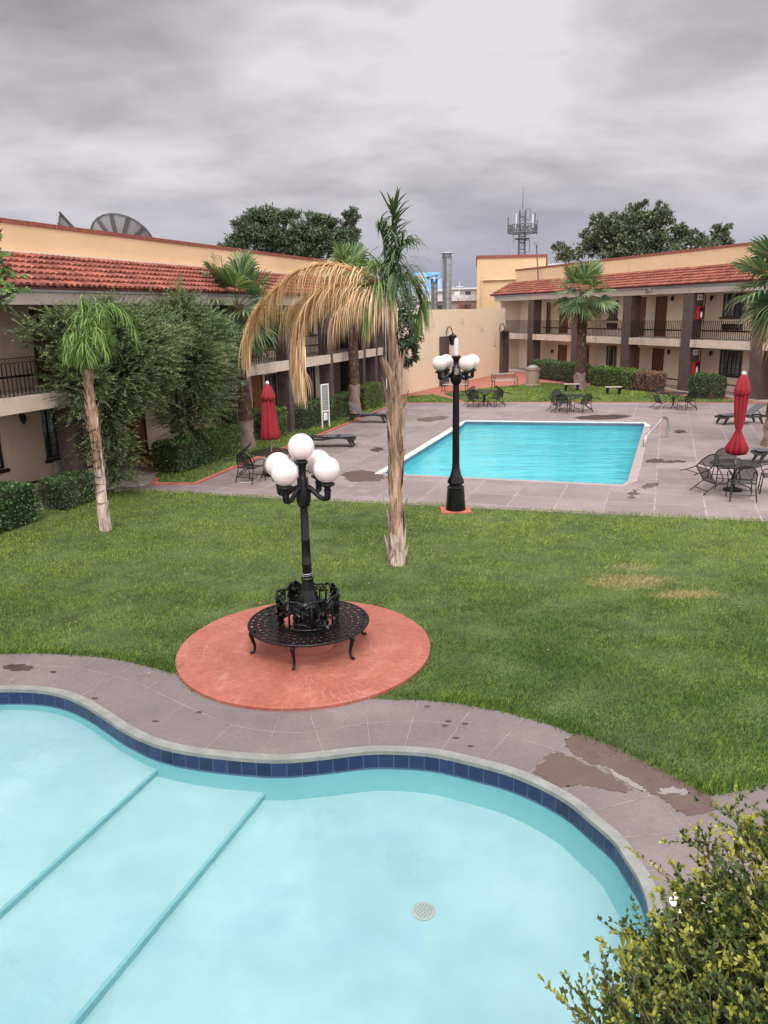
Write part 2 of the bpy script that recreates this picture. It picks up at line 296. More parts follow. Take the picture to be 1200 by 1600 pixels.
M['water'] = watermat('still_pool_water', (0.90, 0.985, 0.99), 1.33, 1.6, 0.11, (1, 1, 1))
M['waterfar'] = watermat('rippled_pool_water', (0.72, 0.97, 0.98), 1.32, 1.7, 0.32, (0.8, 2.2, 1))
def tileroof():
    m, t, p, o = newmat('terracotta_tile'); g = nn(t, 'ShaderNodeNewGeometry'); v = objco(t)
    f = mth(t, 'ADD', mth(t, 'MULTIPLY', g.outputs['Random Per Island'], 0.55), mth(t, 'MULTIPLY', noise(t, v, 1.1, 4), 0.45))
    c = ramp(t, f, [(0.2, (0.12, 0.030, 0.019)), (0.5, (0.215, 0.054, 0.031)), (0.8, (0.33, 0.095, 0.05))])
    c = mixc(t, mth(t, 'MULTIPLY', ramp(t, noise(t, v, 5.0, 6, 0.7), [(0.58, 0), (0.7, 1)]), 0.5), c, (0.12, 0.05, 0.035))
    t.links.new(c, p.inputs['Base Color']); p.inputs['Roughness'].default_value = 0.75; return m
M['rooftile'] = tileroof()
M['roofpan'] = mat('terracotta_pan', (0.13, 0.035, 0.022), 0.8, var=0.2)
M['hills'] = mat('haze_tinted_hills', (0.20, 0.21, 0.27), 1.0, var=0.15, scale=0.01)  # bluish grey carries the distance haze in the base colour
M['bb_blue'] = mat('billboard_blue', (0.10, 0.38, 0.75), 0.5, var=0.2, scale=0.5, c2=(0.30, 0.60, 0.85))
M['bb_white'] = mat('billboard_white', (0.68, 0.72, 0.74), 0.6, var=0.05)
M['bb_red'] = mat('billboard_red', (0.70, 0.16, 0.18), 0.6, var=0.05)
M['bb_dark'] = mat('billboard_dark', (0.04, 0.07, 0.11), 0.6)
M['bb_yellow'] = mat('billboard_yellow', (0.50, 0.46, 0.20), 0.6)
M['farwhite'] = mat('far_white_roof', (0.62, 0.62, 0.62), 0.8, var=0.1, scale=0.2)
M['farwall'] = mat('far_wall', (0.36, 0.31, 0.28), 0.8, var=0.15, scale=0.2)
M['fardark'] = mat('far_window', (0.045, 0.045, 0.05), 0.3)
M['dishmesh'] = mat('dish_mesh_panel', (0.27, 0.28, 0.30), 0.5, var=0.08)
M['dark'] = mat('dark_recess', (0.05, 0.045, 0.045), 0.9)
M['orange'] = mat('orange_strap', (0.5, 0.12, 0.07), 0.6)
M['wire'] = mat('white_cable', (0.55, 0.53, 0.5), 0.6)

# ------------------------------------------------------------------ mesh helpers
class MB:
    def __init__(s): s.v = []; s.f = []
    def add(s, vs, fs):
        b = len(s.v); s.v += [tuple(p) for p in vs]; s.f += [tuple(i+b for i in f) for f in fs]; return s
    def hexa(s, P):
        return s.add(P, [(0, 3, 2, 1), (4, 5, 6, 7), (0, 1, 5, 4), (1, 2, 6, 5), (2, 3, 7, 6), (3, 0, 4, 7)])
    def box(s, x0, x1, y0, y1, z0, z1, fr=None):
        P = [(x0, y0, z0), (x1, y0, z0), (x1, y1, z0), (x0, y1, z0), (x0, y0, z1), (x1, y0, z1), (x1, y1, z1), (x0, y1, z1)]
        if fr: P = [fr(*p) for p in P]
        return s.hexa(P)
    def tube(s, pts, r, n=6, cap=True):
        pts = [Vector(p) for p in pts]; k = len(pts)
        rs = r if isinstance(r, (list, tuple)) else [r]*k
        up = Vector((0, 0, 1)); vs = []
        prev = None
        for i, p in enumerate(pts):
            d = (pts[min(i+1, k-1)]-pts[max(i-1, 0)])
            if d.length < 1e-9: d = Vector((0, 0, 1))
            d.normalize()
            if prev is None:
                a = d.cross(up)
                if a.length < 0.05: a = d.cross(Vector((1, 0, 0)))
            else:
                a = prev-d*prev.dot(d)
                if a.length < 1e-4: a = d.cross(up)
            a.normalize(); prev = a; b = d.cross(a)
            for j in range(n):
                t = 2*math.pi*j/n; vs.append(p+(a*math.cos(t)+b*math.sin(t))*rs[i])
        fs = [(i*n+j, i*n+(j+1) % n, (i+1)*n+(j+1) % n, (i+1)*n+j) for i in range(k-1) for j in range(n)]
        if cap: fs += [tuple(range(n-1, -1, -1)), tuple((k-1)*n+j for j in range(n))]
        return s.add(vs, fs)
    def lathe(s, prof, n=20, c=(0, 0, 0)):
        vs = []; k = len(prof)
        for (r, z) in prof:
            for j in range(n):
                t = 2*math.pi*j/n; vs.append((c[0]+r*math.cos(t), c[1]+r*math.sin(t), c[2]+z))
        fs = [(i*n+j, i*n+(j+1) % n, (i+1)*n+(j+1) % n, (i+1)*n+j) for i in range(k-1) for j in range(n)]
        fs += [tuple(range(n-1, -1, -1)), tuple((k-1)*n+j for j in range(n))]
        return s.add(vs, fs)
    def sphere(s, c, r, n=20, m=12, sz=1.0):
        return s.lathe([(max(1e-4, r*math.sin(math.pi*i/m)), -r*sz*math.cos(math.pi*i/m)) for i in range(m+1)], n, c)
    def slab(s, pts, z0, z1):
        P = [Vector((p[0], p[1], 0)) for p in pts]; n = len(P)
        tris = tessellate_polygon([P])
        vs = [(p.x, p.y, z0) for p in P]+[(p.x, p.y, z1) for p in P]
        fs = [tuple(i+n for i in t) for t in tris]+[tuple(t) for t in tris]
        fs += [(i, (i+1) % n, (i+1) % n+n, i+n) for i in range(n)]
        return s.add(vs, fs)
    def strip(s, pts, w, z0, z1):
        P = [Vector((p[0], p[1], 0)) for p in pts]; L = []; R = []
        for i, p in enumerate(P):
            d = P[min(i+1, len(P)-1)]-P[max(i-1, 0)]; d.normalize(); q = Vector((-d.y, d.x, 0))*w/2
            L.append(p+q); R.append(p-q)
        for i in range(len(P)-1):
            s.hexa([(L[i].x, L[i].y, z0), (L[i+1].x, L[i+1].y, z0), (R[i+1].x, R[i+1].y, z0), (R[i].x, R[i].y, z0),
                    (L[i].x, L[i].y, z1), (L[i+1].x, L[i+1].y, z1), (R[i+1].x, R[i+1].y, z1), (R[i].x, R[i].y, z1)])
        return s
    def build(s, name, m, parent=None, smooth=False, world=True, loc=None):
        me = bpy.data.meshes.new(name); me.from_pydata(s.v, [], s.f); me.update()
        return link(name, me, m, parent, smooth, world)
def link(name, me, m, parent=None, smooth=False, world=True):
    if m is not None: me.materials.append(m)
    if smooth:
        me.polygons.foreach_set('use_smooth', [True]*len(me.polygons))
    o = bpy.data.objects.new(name, me); COL.objects.link(o)
    if parent is not None:
        o.parent = parent
        if world and parent.type == 'EMPTY': o.matrix_parent_inverse = parent.matrix_basis.inverted()
    return o
def smooth_by_angle(o, ang=40):
    me = o.data
    me.polygons.foreach_set('use_smooth', [True]*len(me.polygons))
    try: me.set_sharp_from_angle(angle=rad(ang))
    except Exception: pass
    return o
def npmesh(name, V, F, m, parent=None, world=True):
    me = bpy.data.meshes.new(name); V = np.asarray(V, np.float32).reshape(-1, 3); F = np.asarray(F, np.int32); k = F.shape[1]
    me.vertices.add(len(V)); me.vertices.foreach_set('co', V.ravel())
    me.loops.add(F.size); me.loops.foreach_set('vertex_index', F.ravel())
    me.polygons.add(len(F)); me.polygons.foreach_set('loop_start', np.arange(0, F.size, k, dtype=np.int32))
    try: me.polygons.foreach_set('loop_total', np.full(len(F), k, np.int32))
    except Exception: pass
    me.update(calc_edges=True); me.validate()
    return link(name, me, m, parent, False, world)
def thing(name, label, cat, loc=(0, 0, 0), rz=0.0, group=None):
    o = bpy.data.objects.new(name, None); o.empty_display_size = 0.2; COL.objects.link(o)
    o.location = loc; o.rotation_euler = (0, 0, rz); o['label'] = label; o['category'] = cat
    if group: o['group'] = group
    return o
def tag(o, label=None, cat=None, group=None, kind=None):
    for k, v in (('label', label), ('category', cat), ('group', group), ('kind', kind)):
        if v: o[k] = v
    return o
def struct(o, label=None, kind='structure'):
    o['kind'] = kind
    if label: o['label'] = label
    return o
KIDS = {}
def dup(root, loc, rot, label):
    r = root.copy(); COL.objects.link(r); r.location = loc; r.rotation_euler = rot; r['label'] = label
    for ch in root.children:
        c = ch.copy(); COL.objects.link(c); c.parent = r
        for g in ch.children:
            d = g.copy(); COL.objects.link(d); d.parent = c
    return r
def unit(v): return v/np.maximum(np.linalg.norm(v, axis=-1, keepdims=True), 1e-9)
def leaves(C, D, L, Wd, Nn=None, fold=0.0):
    "diamond leaves: centres C, directions D, lengths L, widths Wd"
    C = np.asarray(C, float); n = len(C); D = unit(np.asarray(D, float)); L = np.broadcast_to(L, n).reshape(n, 1); Wd = np.broadcast_to(Wd, n).reshape(n, 1)
    if Nn is None: Nn = RNG.normal(size=(n, 3))
    S = unit(np.cross(D, Nn)); U = np.cross(S, D)
    a = C; b = C+D*L*0.45+S*Wd/2+U*Wd*fold; c = C+D*L; d = C+D*L*0.45-S*Wd/2+U*Wd*fold
    V = np.stack([a, b, c, d], 1).reshape(-1, 3)
    F = np.arange(4*n).reshape(n, 4)
    return V, F
def rand_dirs(n, up=0.0):
    d = RNG.normal(size=(n, 3)); d = unit(d); d[:, 2] += up; return unit(d)
class Fr:
    def __init__(s, o, hd, side):
        a = rad(hd); s.o = np.array([o[0], o[1], 0.0]); s.d = np.array([math.sin(a), math.cos(a), 0]); s.n = np.array([s.d[1], -s.d[0], 0])*side
    def __call__(s, a, w, z): p = s.o+s.d*a+s.n*w; return (p[0], p[1], z)
LB = Fr((-3.714, 31.588), 21, 1)      # left wing: a along the front, w out to the court
RB = Fr((17.12, 43.955), -20, -1)     # right wing

# ------------------------------------------------------------------ ground with the two basins cut out
def smoothpoly(P, k=6, closed=True):
    P = [Vector((p[0], p[1])) for p in P]; n = len(P); out = []
    for i in range(n if closed else n-1):
        p0, p1, p2, p3 = (P[(i+j) % n] if closed else P[max(0, min(n-1, i+j))] for j in (-1, 0, 1, 2))
        for q in range(k):
            t = q/k
            out.append(0.5*((2*p1)+(-p0+p2)*t+(2*p0-5*p1+4*p2-p3)*t*t+(-p0+3*p1-3*p2+p3)*t**3))
    if not closed: out.append(P[-1])
    return out
cop_px = [(0, 1074), (67, 1075), (110, 1083), (143, 1097), (173, 1115), (200, 1133), (233, 1150), (267, 1162), (320, 1172), (400, 1180), (450, 1181), (507, 1176), (567, 1169),
          (617, 1168), (683, 1173), (750, 1188), (799, 1201), (851, 1222), (900, 1249), (937, 1279), (975, 1312), (997, 1343), (1017, 1373), (1030, 1403), (1037, 1433)]
kp = [G(*p) for p in cop_px]
POOL1 = smoothpoly([(p.x, p.y) for p in kp]+[(2.03, 4.55), (1.85, 3.75), (1.45, 3.1), (0.6, 2.55), (-0.8, 2.3), (-3.2, 2.3), (-5.4, 3.0), (-6.9, 4.5), (-7.4, 6.4), (-6.7, 8.2), (-5.4, 9.1)], 5)
def offset(P, d):
    n = len(P); out = []
    for i in range(n):
        t = (P[(i+1) % n]-P[i-1]).normalized(); out.append(P[i]+Vector((-t.y, t.x))*d)
    return out
def area(P): return 0.5*sum(P[i-1].x*P[i].y-P[i].x*P[i-1].y for i in range(len(P)))
if area(POOL1) < 0: POOL1.reverse()
POOL1_IN = offset(POOL1, 0.115)
p2px = [(585, 741), (712, 664), (727, 657), (1008, 660), (1017, 666), (996, 752), (974, 761)]
POOL2 = [Vector(G(*p)[:2]) for p in p2px]
if area(POOL2) < 0: POOL2.reverse()
POOL2_IN = offset(POOL2, 0.26)
# outer edge with crisp corners needs only a small inset
def sheet(name, outer, holes, z, m, label=None, thick=0.0):
    cu = bpy.data.curves.new(name, 'CURVE'); cu.dimensions = '2D'; cu.fill_mode = 'BOTH'
    for P in [outer]+holes:
        spn = cu.splines.new('POLY'); spn.points.add(len(P)-1)
        for q, p in zip(spn.points, P): q.co = (p[0], p[1], 0, 1)
        spn.use_cyclic_u = True
    o = bpy.data.objects.new(name+'_c', cu); COL.objects.link(o); bpy.context.view_layer.update()
    me = bpy.data.meshes.new_from_object(o.evaluated_get(bpy.context.evaluated_depsgraph_get())); bpy.data.objects.remove(o); bpy.data.curves.remove(cu)
    me.name = name; me.materials.clear()
    for v in me.vertices: v.co.z = z
    ob = link(name, me, m); struct(ob, label); return ob
sheet('ground', [(-3000, -300), (3000, -300), (3000, 5000), (-3000, 5000)], [POOL1, POOL2], -0.03, M['soil'])

# lawn edges, from the survey
edge_near = [(-260, 1030), (0, 1022), (60, 1021), (150, 1026), (200, 1034), (240, 1044), (276, 1053), (300, 1080), (620, 1094), (660, 1094), (720, 1100), (790, 1113), (860, 1133), (930, 1161), (1000, 1192), (1060, 1222), (1105, 1244), (1135, 1240), (1200, 1228), (1420, 1190)]
edge_far = [(1420, 826), (1200, 815), (1000, 806), (800, 797), (600, 787), (400, 777), (230, 768), (190, 766)]
LAWN = [Vector(G(*p)[:2]) for p in edge_near+edge_far]+[Vector(LB(-11.1, -0.2, 0)[:2]), Vector(LB(-26, -0.2, 0)[:2])]
o = MB().slab(LAWN, -0.05, -0.004).build('lawn', M['lawn']); struct(o)
DECKNEAR = [(-14, -2.0), (14, -2.0), (14, 12)]+[G(*p)[:2] for p in reversed(edge_near)]+[(-14, 10)]
sheet('pool_deck', [Vector(p[:2]) for p in DECKNEAR], [POOL1], 0.0, M['neardeck'])
left_edge = [(190, 766), (232, 757), (305, 757), (400, 717), (500, 680), (604, 637), (640, 630)]
far_edge = [(640, 630), (760, 629), (900, 629), (1150, 630), (1400, 637)]
DECKFAR = [Vector(G(*p)[:2]) for p in left_edge+far_edge[1:]+[(1420, 826)]+edge_far[1:-1]]
sheet('pool_terrace', DECKFAR, [POOL2], 0.0, M['deck'])
# red clay paving at the foot of the boundary wall and along the right wing
RT = [Vector(G(*p)[:2]) for p in [(604, 637), (640, 629.5), (900, 628.5), (1150, 629.5), (1400, 636)]]+[Vector(RB(-12, 0.3, 0)[:2]), Vector(RB(23, 0.2, 0)[:2]), Vector((9.4, 61)), Vector((0.1, 43.6))]
o = MB().slab(RT, -0.06, -0.006).build('clay_paving', M['redtile']); struct(o)
# walkway along the left wing
o = MB().box(-26, 10.8, -2.0, -0.2, -0.10, 0.02, LB).build('walkway', M['walk']); struct(o)
o = MB().box(-10.6, -8.9, -0.2, 0.75, -0.08, -0.001, LB).build('walkway', M['walk']); struct(o)
o = MB().box(-12, 23, -1.8, 0.25, -0.10, 0.06, RB).build('walkway', M['walk']); struct(o)
# verge beside the left wing with its painted kerb, and the far lawns
VERGE = [Vector(G(*p)[:2]) for p in [(250, 756), (305, 755), (400, 715), (500, 678), (604, 635)]]+[Vector(LB(10.7, -0.15, 0)[:2]), Vector(LB(-8.9, -0.15, 0)[:2])]
struct(MB().slab(VERGE, -0.05, 0.012).build('lawn_verge', M['lawn']))
struct(MB().strip([G(*p) for p in [(248, 748), (236, 757), (305, 757), (400, 717), (500, 680), (604, 637)]], 0.14, -0.02, 0.05).build('kerb', M['curbred']))
LAWN_A = [Vector(G(*p)[:2]) for p in [(634, 628.5), (634, 620), (676, 616.5), (712, 625), (716, 628.5)]]
LAWN_B = [Vector(G(*p)[:2]) for p in [(694, 615.5), (735, 609), (790, 604), (840, 598), (905, 601), (960, 608), (1060, 618), (1140, 625), (1152, 628.5), (900, 627.6), (728, 628)]]
struct(MB().slab(LAWN_A, -0.05, 0.012).build('far_lawn', M['lawn'])); struct(MB().slab(LAWN_B, -0.05, 0.012).build('far_lawn', M['lawn']))

def inpoly(P, x, y):
    n = len(P); r = np.zeros(len(x), bool); j = n-1
    for i in range(n):
        xi, yi, xj, yj = P[i][0], P[i][1], P[j][0], P[j][1]
        if abs(yj-yi) > 1e-12:
            c = ((yi > y) != (yj > y)) & (x < (xj-xi)*(y-yi)/(yj-yi)+xi); r ^= c
        j = i
    return r
DISC_C = (-1.19, 10.31); DISC_R = 1.82
def grass(P, dens, h, name, label, excl=None, maxn=400000, edge=0.03):
    xs = [p[0] for p in P]; ys = [p[1] for p in P]; x0, x1, y0, y1 = min(xs)-edge, max(xs)+edge, min(ys)-edge, max(ys)+edge
    N = int((x1-x0)*(y1-y0)*dens(8)) if callable(dens) else int((x1-x0)*(y1-y0)*dens)
    x = RNG.uniform(x0, x1, N); y = RNG.uniform(y0, y1, N)
    jx = x+RNG.normal(0, edge, N); jy = y+RNG.normal(0, edge, N)
    k = inpoly(P, jx, jy)
    if callable(dens): k &= RNG.uniform(0, 1, N) < np.vectorize(dens)(y)/dens(8)
    k &= (np.abs(x) < 0.62*y+3.0)          # nothing grows in ground no view can reach
    if excl: k &= (x-excl[0])**2+(y-excl[1])**2 > (excl[2]-0.02+0.035*np.sin(np.arctan2(y-excl[1], x-excl[0])*11)+0.02*np.sin(np.arctan2(y-excl[1], x-excl[0])*29)+RNG.normal(0, 0.03, N))**2
    x = x[k]; y = y[k]; n = len(x)
    hh = h*RNG.uniform(0.4, 1.35, n)*(1+0.35*np.sin(x*2.3+np.cos(y*1.7)*2)*np.cos(y*2.9))
    az = RNG.uniform(0, 2*np.pi, n); lean = RNG.uniform(0.15, 1.15, n)*hh
    w = RNG.uniform(0.003, 0.0065, n)*np.maximum(1, y/13)
    B = np.stack([x, y, np.full(n, -0.01)], 1); d = np.stack([np.cos(az), np.sin(az), np.zeros(n)], 1); s = np.stack([-np.sin(az+0.6), np.cos(az+0.6), np.zeros(n)], 1)
    T = B+d*lean[:, None]; T[:, 2] += hh
    V = np.stack([B+s*w[:, None], B-s*w[:, None], T], 1).reshape(-1, 3)
    o = npmesh(name, V, np.arange(3*n).reshape(n, 3), M['grass']); tag(o, label, 'grass', kind='stuff'); return o
grass(LAWN, lambda y: 5200 if y < 10.5 else (3600 if y < 13 else (2200 if y < 17 else 1400)), 0.038, 'grass', 'green lawn grass between the two pools', (DISC_C[0], DISC_C[1], DISC_R))
def band(px, wd, side):
    P = [Vector(G(*p)[:2]) for p in px]; Q = []
    for i, p in enumerate(P):
        d = (P[min(i+1, len(P)-1)]-P[max(i-1, 0)]).normalized(); Q.append(p+Vector((-d.y, d.x))*wd*side)
    return P+Q[::-1]
grass(band(edge_near[8:], 0.20, 1), 2600, 0.085, 'grass', 'longer uncut grass fringe along the edge of the near paving', maxn=60000, edge=0.035)
grass(band(edge_near[:7], 0.16, 1), 2600, 0.075, 'grass', 'longer grass fringe along the paving left of the red disc', maxn=60000, edge=0.03)
grass(band(edge_far, 0.16, -1), 1100, 0.075, 'grass', 'grass fringe along the paving of the far pool terrace', edge=0.03)
grass([(p.x, p.y) for p in VERGE], 420, 0.10, 'grass', 'unmown grass strip beside the hedges of the left wing')
grass([(p.x, p.y) for p in LAWN_A]+[], 300, 0.08, 'grass', 'small triangle of grass at the left foot of the boundary wall')
grass([(p.x, p.y) for p in LAWN_B], 300, 0.08, 'grass', 'grass in front of the hedges of the right wing')

# ------------------------------------------------------------------ near pool
def ring(P, Q, z0, z1, name, m, parent=None):
    "band between two closed outlines P (at z0) and Q (at z1)"
    n = len(P); vs = [(p.x, p.y, z0) for p in P]+[(q.x, q.y, z1) for q in Q]
    return MB().add(vs, [(i, (i+1) % n, (i+1) % n+n, i+n) for i in range(n)]).build(name, m, parent)
def pool(P, PIN, label, waterz, depth, pm, wm, tile, copz=0.025, sel=None):
    c = sum((p for p in P), Vector((0, 0)))/len(P)
    t = thing('swimming_pool', label, 'pool', (c.x, c.y, 0))
    n = len(P); b = MB()
    vs = [(p.x, p.y, -0.03) for p in P]+[(p.x, p.y, copz) for p in P]+[(p.x, p.y, copz) for p in PIN]+[(p.x, p.y, -0.02) for p in PIN]
    b.add(vs, [(i+k*n, (i+1) % n+k*n, (i+1) % n+(k+1)*n, i+(k+1)*n) for k in range(3) for i in range(n)])
    if sel is None: b.build('coping', M['poolcoping'], t)
    else:
        for want, mm in ((True, M['whitecoping']), (False, M['deckplain'])):
            q = MB(); q.v = b.v; q.f = [f for i, f in enumerate(b.f) if sel(i % n) == want]; q.build('coping', mm, t)
    ins = offset(PIN, -0.015)
    w = MB(); vs = [(p.x, p.y, -0.02) for p in ins]+[(p.x, p.y, waterz-0.08) for p in ins]; w.add(vs, [(i, (i+1) % n, (i+1) % n+n, i+n) for i in range(n)])
    w.build('grout_band', M['grout'], t)
    # square tiles round the rim
    tb = MB(); per = [0.0]; Q = offset(PIN, -0.012)
    for i in range(n): per.append(per[-1]+(Q[(i+1) % n]-Q[i]).length)
    tot = per[-1]; cnt = int(tot/tile); st = tot/cnt
    def at(s):
        s %= tot; i = max(0, int(np.searchsorted(per, s, 'right'))-1); i = min(i, n-1); f = (s-per[i])/max(1e-9, per[i+1]-per[i]); return Q[i].lerp(Q[(i+1) % n], f)
    for k in range(cnt):
        a, e = at(k*st+0.003), at((k+1)*st-0.003); mdl = at((k+0.5)*st)
        zt, zb_ = -0.024, waterz-0.02
        tb.add([(a.x, a.y, zb_), (mdl.x, mdl.y, zb_), (e.x, e.y, zb_), (a.x, a.y, zt), (mdl.x, mdl.y, zt), (e.x, e.y, zt)], [(0, 1, 4, 3), (1, 2, 5, 4)])
    tb.build('tile_band', M['bluetile'] if sel is None else M['greytile'], t)
    return t, ins
t1, ins1 = pool(POOL1, POOL1_IN, 'kidney shaped shallow pool with pale blue water and dark blue tile rim, in the foreground', -0.175, 0.9, M['plaster'], M['water'], 0.168)
WZ = -0.175
n1_ = len(ins1); co = offset(ins1, 0.05); co2 = offset(ins1, 0.13)
wb = MB(); vs = [(p.x, p.y, WZ-0.07) for p in ins1]+[(p.x, p.y, -0.44) for p in co]+[(p.x, p.y, -0.63) for p in co2]
wb.add(vs, [(i+k*n1_, (i+1) % n1_+k*n1_, (i+1) % n1_+(k+1)*n1_, i+(k+1)*n1_) for k in range(2) for i in range(n1_)])
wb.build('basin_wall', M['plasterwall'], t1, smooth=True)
PF = Fr(G(0, 1432, -0.36)[:2], 20.5, 1)   # step edges run parallel to the wings
# the three floor levels stop at the wall they meet
def clip(P, fr, w0, w1):
    def cut(Q, w, keep_gt):
        out = []
        for i in range(len(Q)):
            a, b = Q[i-1], Q[i]
            wa = (a.x-fr.o[0])*fr.n[0]+(a.y-fr.o[1])*fr.n[1]-w; wb_ = (b.x-fr.o[0])*fr.n[0]+(b.y-fr.o[1])*fr.n[1]-w
            if not keep_gt: wa, wb_ = -wa, -wb_
            if (wa >= 0) != (wb_ >= 0): out.append(a.lerp(b, wa/(wa-wb_)))
            if wb_ >= 0: out.append(b)
        return out
    Q = cut(list(P), w0, True); return cut(Q, w1, False)
L2 = 1.33
fp = offset(ins1, 0.02); fp = offset(ins1, 0.01)
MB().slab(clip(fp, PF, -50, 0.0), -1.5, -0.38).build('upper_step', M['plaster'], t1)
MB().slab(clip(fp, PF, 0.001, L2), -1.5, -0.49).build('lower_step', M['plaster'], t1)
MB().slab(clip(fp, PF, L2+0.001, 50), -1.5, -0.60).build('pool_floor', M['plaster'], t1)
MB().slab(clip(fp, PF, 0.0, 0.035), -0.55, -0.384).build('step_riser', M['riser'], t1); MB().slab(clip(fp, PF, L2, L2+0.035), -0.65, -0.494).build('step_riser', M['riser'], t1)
dr = MB(); dc = G(662, 1446, -0.58); dr.lathe([(0.105, 0.0), (0.105, 0.012), (0.085, 0.018), (0.001, 0.018)], 24, (dc.x, dc.y, -0.60))
dro = dr.build('drain_cover', M['acwhite'], t1)
dh = MB()
for rr, nn_ in ((0.02, 5), (0.045, 10), (0.07, 16)):
    for k in range(nn_):
        a = 2*math.pi*k/nn_; cx, cy = dc.x+rr*math.cos(a), dc.y+rr*math.sin(a); q = 0.007
        dh.add([(cx-q, cy-q, -0.5805), (cx+q, cy-q, -0.5805), (cx, cy+q, -0.5805)], [(0, 1, 2)])
dh.build('drain_hole', M['fardark'], dro)
wt = sheet('water', offset(POOL1_IN, -0.012), [], WZ, M['water'])
# far pool
t2, ins2 = pool(POOL2, POOL2_IN, 'rectangular pool with bright turquoise rippled water in the far terrace', -0.13, 1.4, M['plasterfar'], M['waterfar'], 0.155, 0.012, lambda i: sum(POOL2[i].lerp(POOL2[(i+1) % len(POOL2)], 0.5)[k]*v for k, v in ((0, -0.5), (1, 0.5))) > 9.9)
MB().slab(ins2, -1.6, -1.25).build('pool_floor', M['plasterfar'], t2)
ring(ins2, ins2, -1.25, -0.20, 'basin_wall', M['plasterfar'], t2)
# a finely meshed surface with real ripples
def ripples():
    xs = [p.x for p in POOL2_IN]; ys = [p.y for p in POOL2_IN]
    P = offset(POOL2_IN, -0.012)
    sheet('water', P, [], -0.13, M['waterfar'])
ripples()
# hand rail at the right side
hr = thing('hand_rail', 'bent stainless steel grab rail at the right edge of the far pool', 'rail', G(1025, 690))
a, b = G(1007, 699), G(1042, 684); d = (b-a)
pts = [a+Vector((0, 0, -0.45)), a+Vector((0, 0, 0.25)), a+d*0.12+Vector((0, 0, 0.42)), a+d*0.5+Vector((0, 0, 0.66)), a+d*0.72+Vector((0, 0, 0.80)), a+d*0.90+Vector((0, 0, 0.74)), a+d*1.0+Vector((0, 0, 0.5)), b+Vector((0, 0, 0.0))]
sm = [Vector(p) for p in pts]
def spline3(P, k=5):
    out = []
    for i in range(len(P)-1):
        p0, p1, p2, p3 = P[max(0, i-1)], P[i], P[i+1], P[min(len(P)-1, i+2)]
        for q in range(k):
            t = q/k; out.append(0.5*((2*p1)+(-p0+p2)*t+(2*p0-5*p1+4*p2-p3)*t*t+(-p0+3*p1-3*p2+p3)*t**3))
    out.append(P[-1]); return out
MB().tube(spline3(sm), 0.05, 10).build('rail_tube', M['steel'], hr, smooth=True)
MB().lathe([(0.07, 0), (0.07, 0.02), (0.03, 0.03)], 14, (b.x, b.y, 0)).build('floor_flange', M['steel'], hr)

V, F = leaves(*(lambda n: (np.stack([RNG.uniform(-6, 8, n), RNG.uniform(9.2, 19.5, n), np.full(n, 0.03)], 1), RNG.normal(size=(n, 3))*np.array([1, 1, 0.25]), RNG.uniform(0.03, 0.10, n), 0.022, np.array([[0, 0, 1.0]])+RNG.normal(0, 0.3, (n, 3))))(130), 0.2)
tag(npmesh('fallen_leaves', V, F, M['fanbrown']), 'dry leaves scattered over the lawn', 'leaves', kind='stuff')
# paving joints, damp marks and scraped patches on the near deck
jb = MB()
ringline = [(-40, 1048), (60, 1042), (120, 1044), (170, 1055), (215, 1068), (270, 1094), (313, 1113), (363, 1133), (430, 1144), (500, 1143), (570, 1131), (645, 1127), (700, 1131), (750, 1142), (793, 1150), (862, 1170), (945, 1200), (1012, 1241), (1072, 1296), (1110, 1350), (1130, 1420)]
jb.strip(smoothpoly([G(*p) for p in ringline], 4, False), 0.006, 0.001, 0.004)
for a, b in [((85, 1028), (28, 1073)), ((150, 1030), (78, 1074)), ((207, 1042), (126, 1088)), ((262, 1055), (172, 1114)), ((300, 1092), (228, 1147)), ((363, 1133), (320, 1171)),
             ((653, 1097), (632, 1168)), ((737, 1107), (688, 1174)), ((572, 1107), (578, 1168)), ((485, 1119), (505, 1175)), ((437, 1121), (412, 1180)), ((819, 1121), (756, 1189)),
             ((904, 1147), (825, 1209)), ((965, 1178), (880, 1238)), ((1020, 1243), (926, 1268)), ((1125, 1296), (972, 1309)), ((1180, 1350), (1010, 1362))]:
    jb.strip([G(*a), G(*b)], 0.006, 0.001, 0.0045)
struct(jb.build('paving_joints', M['joint']))
def blot(pts, z, m, name='damp_patch', jag=0.02):
    P = smoothpoly([G(*p)[:2] for p in pts], 9); n_ = len(P); ph = [random.uniform(0, 6.3) for _ in range(8)]
    P = [p+Vector((math.sin(i*0.9+ph[0])+0.7*math.sin(i*1.7+ph[1])+0.5*math.sin(i*2.9+ph[2]), math.cos(i*0.8+ph[3])+0.7*math.sin(i*1.9+ph[4])+0.5*math.cos(i*2.7+ph[5])))*jag*0.75 for i, p in enumerate(P)]
    return struct(MB().slab(P, 0.0008, z).build(name, m))
blot([(905, 1147), (935, 1158), (985, 1180), (1040, 1207), (1085, 1232), (1115, 1250), (1120, 1262), (1085, 1274), (1060, 1268), (1040, 1252), (1010, 1235), (975, 1214), (945, 1200), (912, 1187), (888, 1170), (885, 1155)], 0.006, M['wet'])
blot([(868, 1175), (905, 1190), (940, 1205), (965, 1218), (985, 1234), (970, 1238), (935, 1231), (905, 1226), (880, 1229), (855, 1222), (835, 1205), (848, 1190)], 0.0062, M['wet'])
blot([(1040, 1232), (1062, 1233), (1080, 1238), (1070, 1243), (1045, 1241), (1030, 1240)], 0.008, M['wetpale'], 'dry_patch')
blot([(945, 1198), (958, 1205), (990, 1222), (1010, 1236), (998, 1234), (965, 1216)], 0.008, M['wetpale'], 'dry_patch', 0.012)
blot([(6, 1041), (22, 1038), (45, 1040), (52, 1044), (40, 1048), (15, 1047)], 0.006, M['wetdark'])
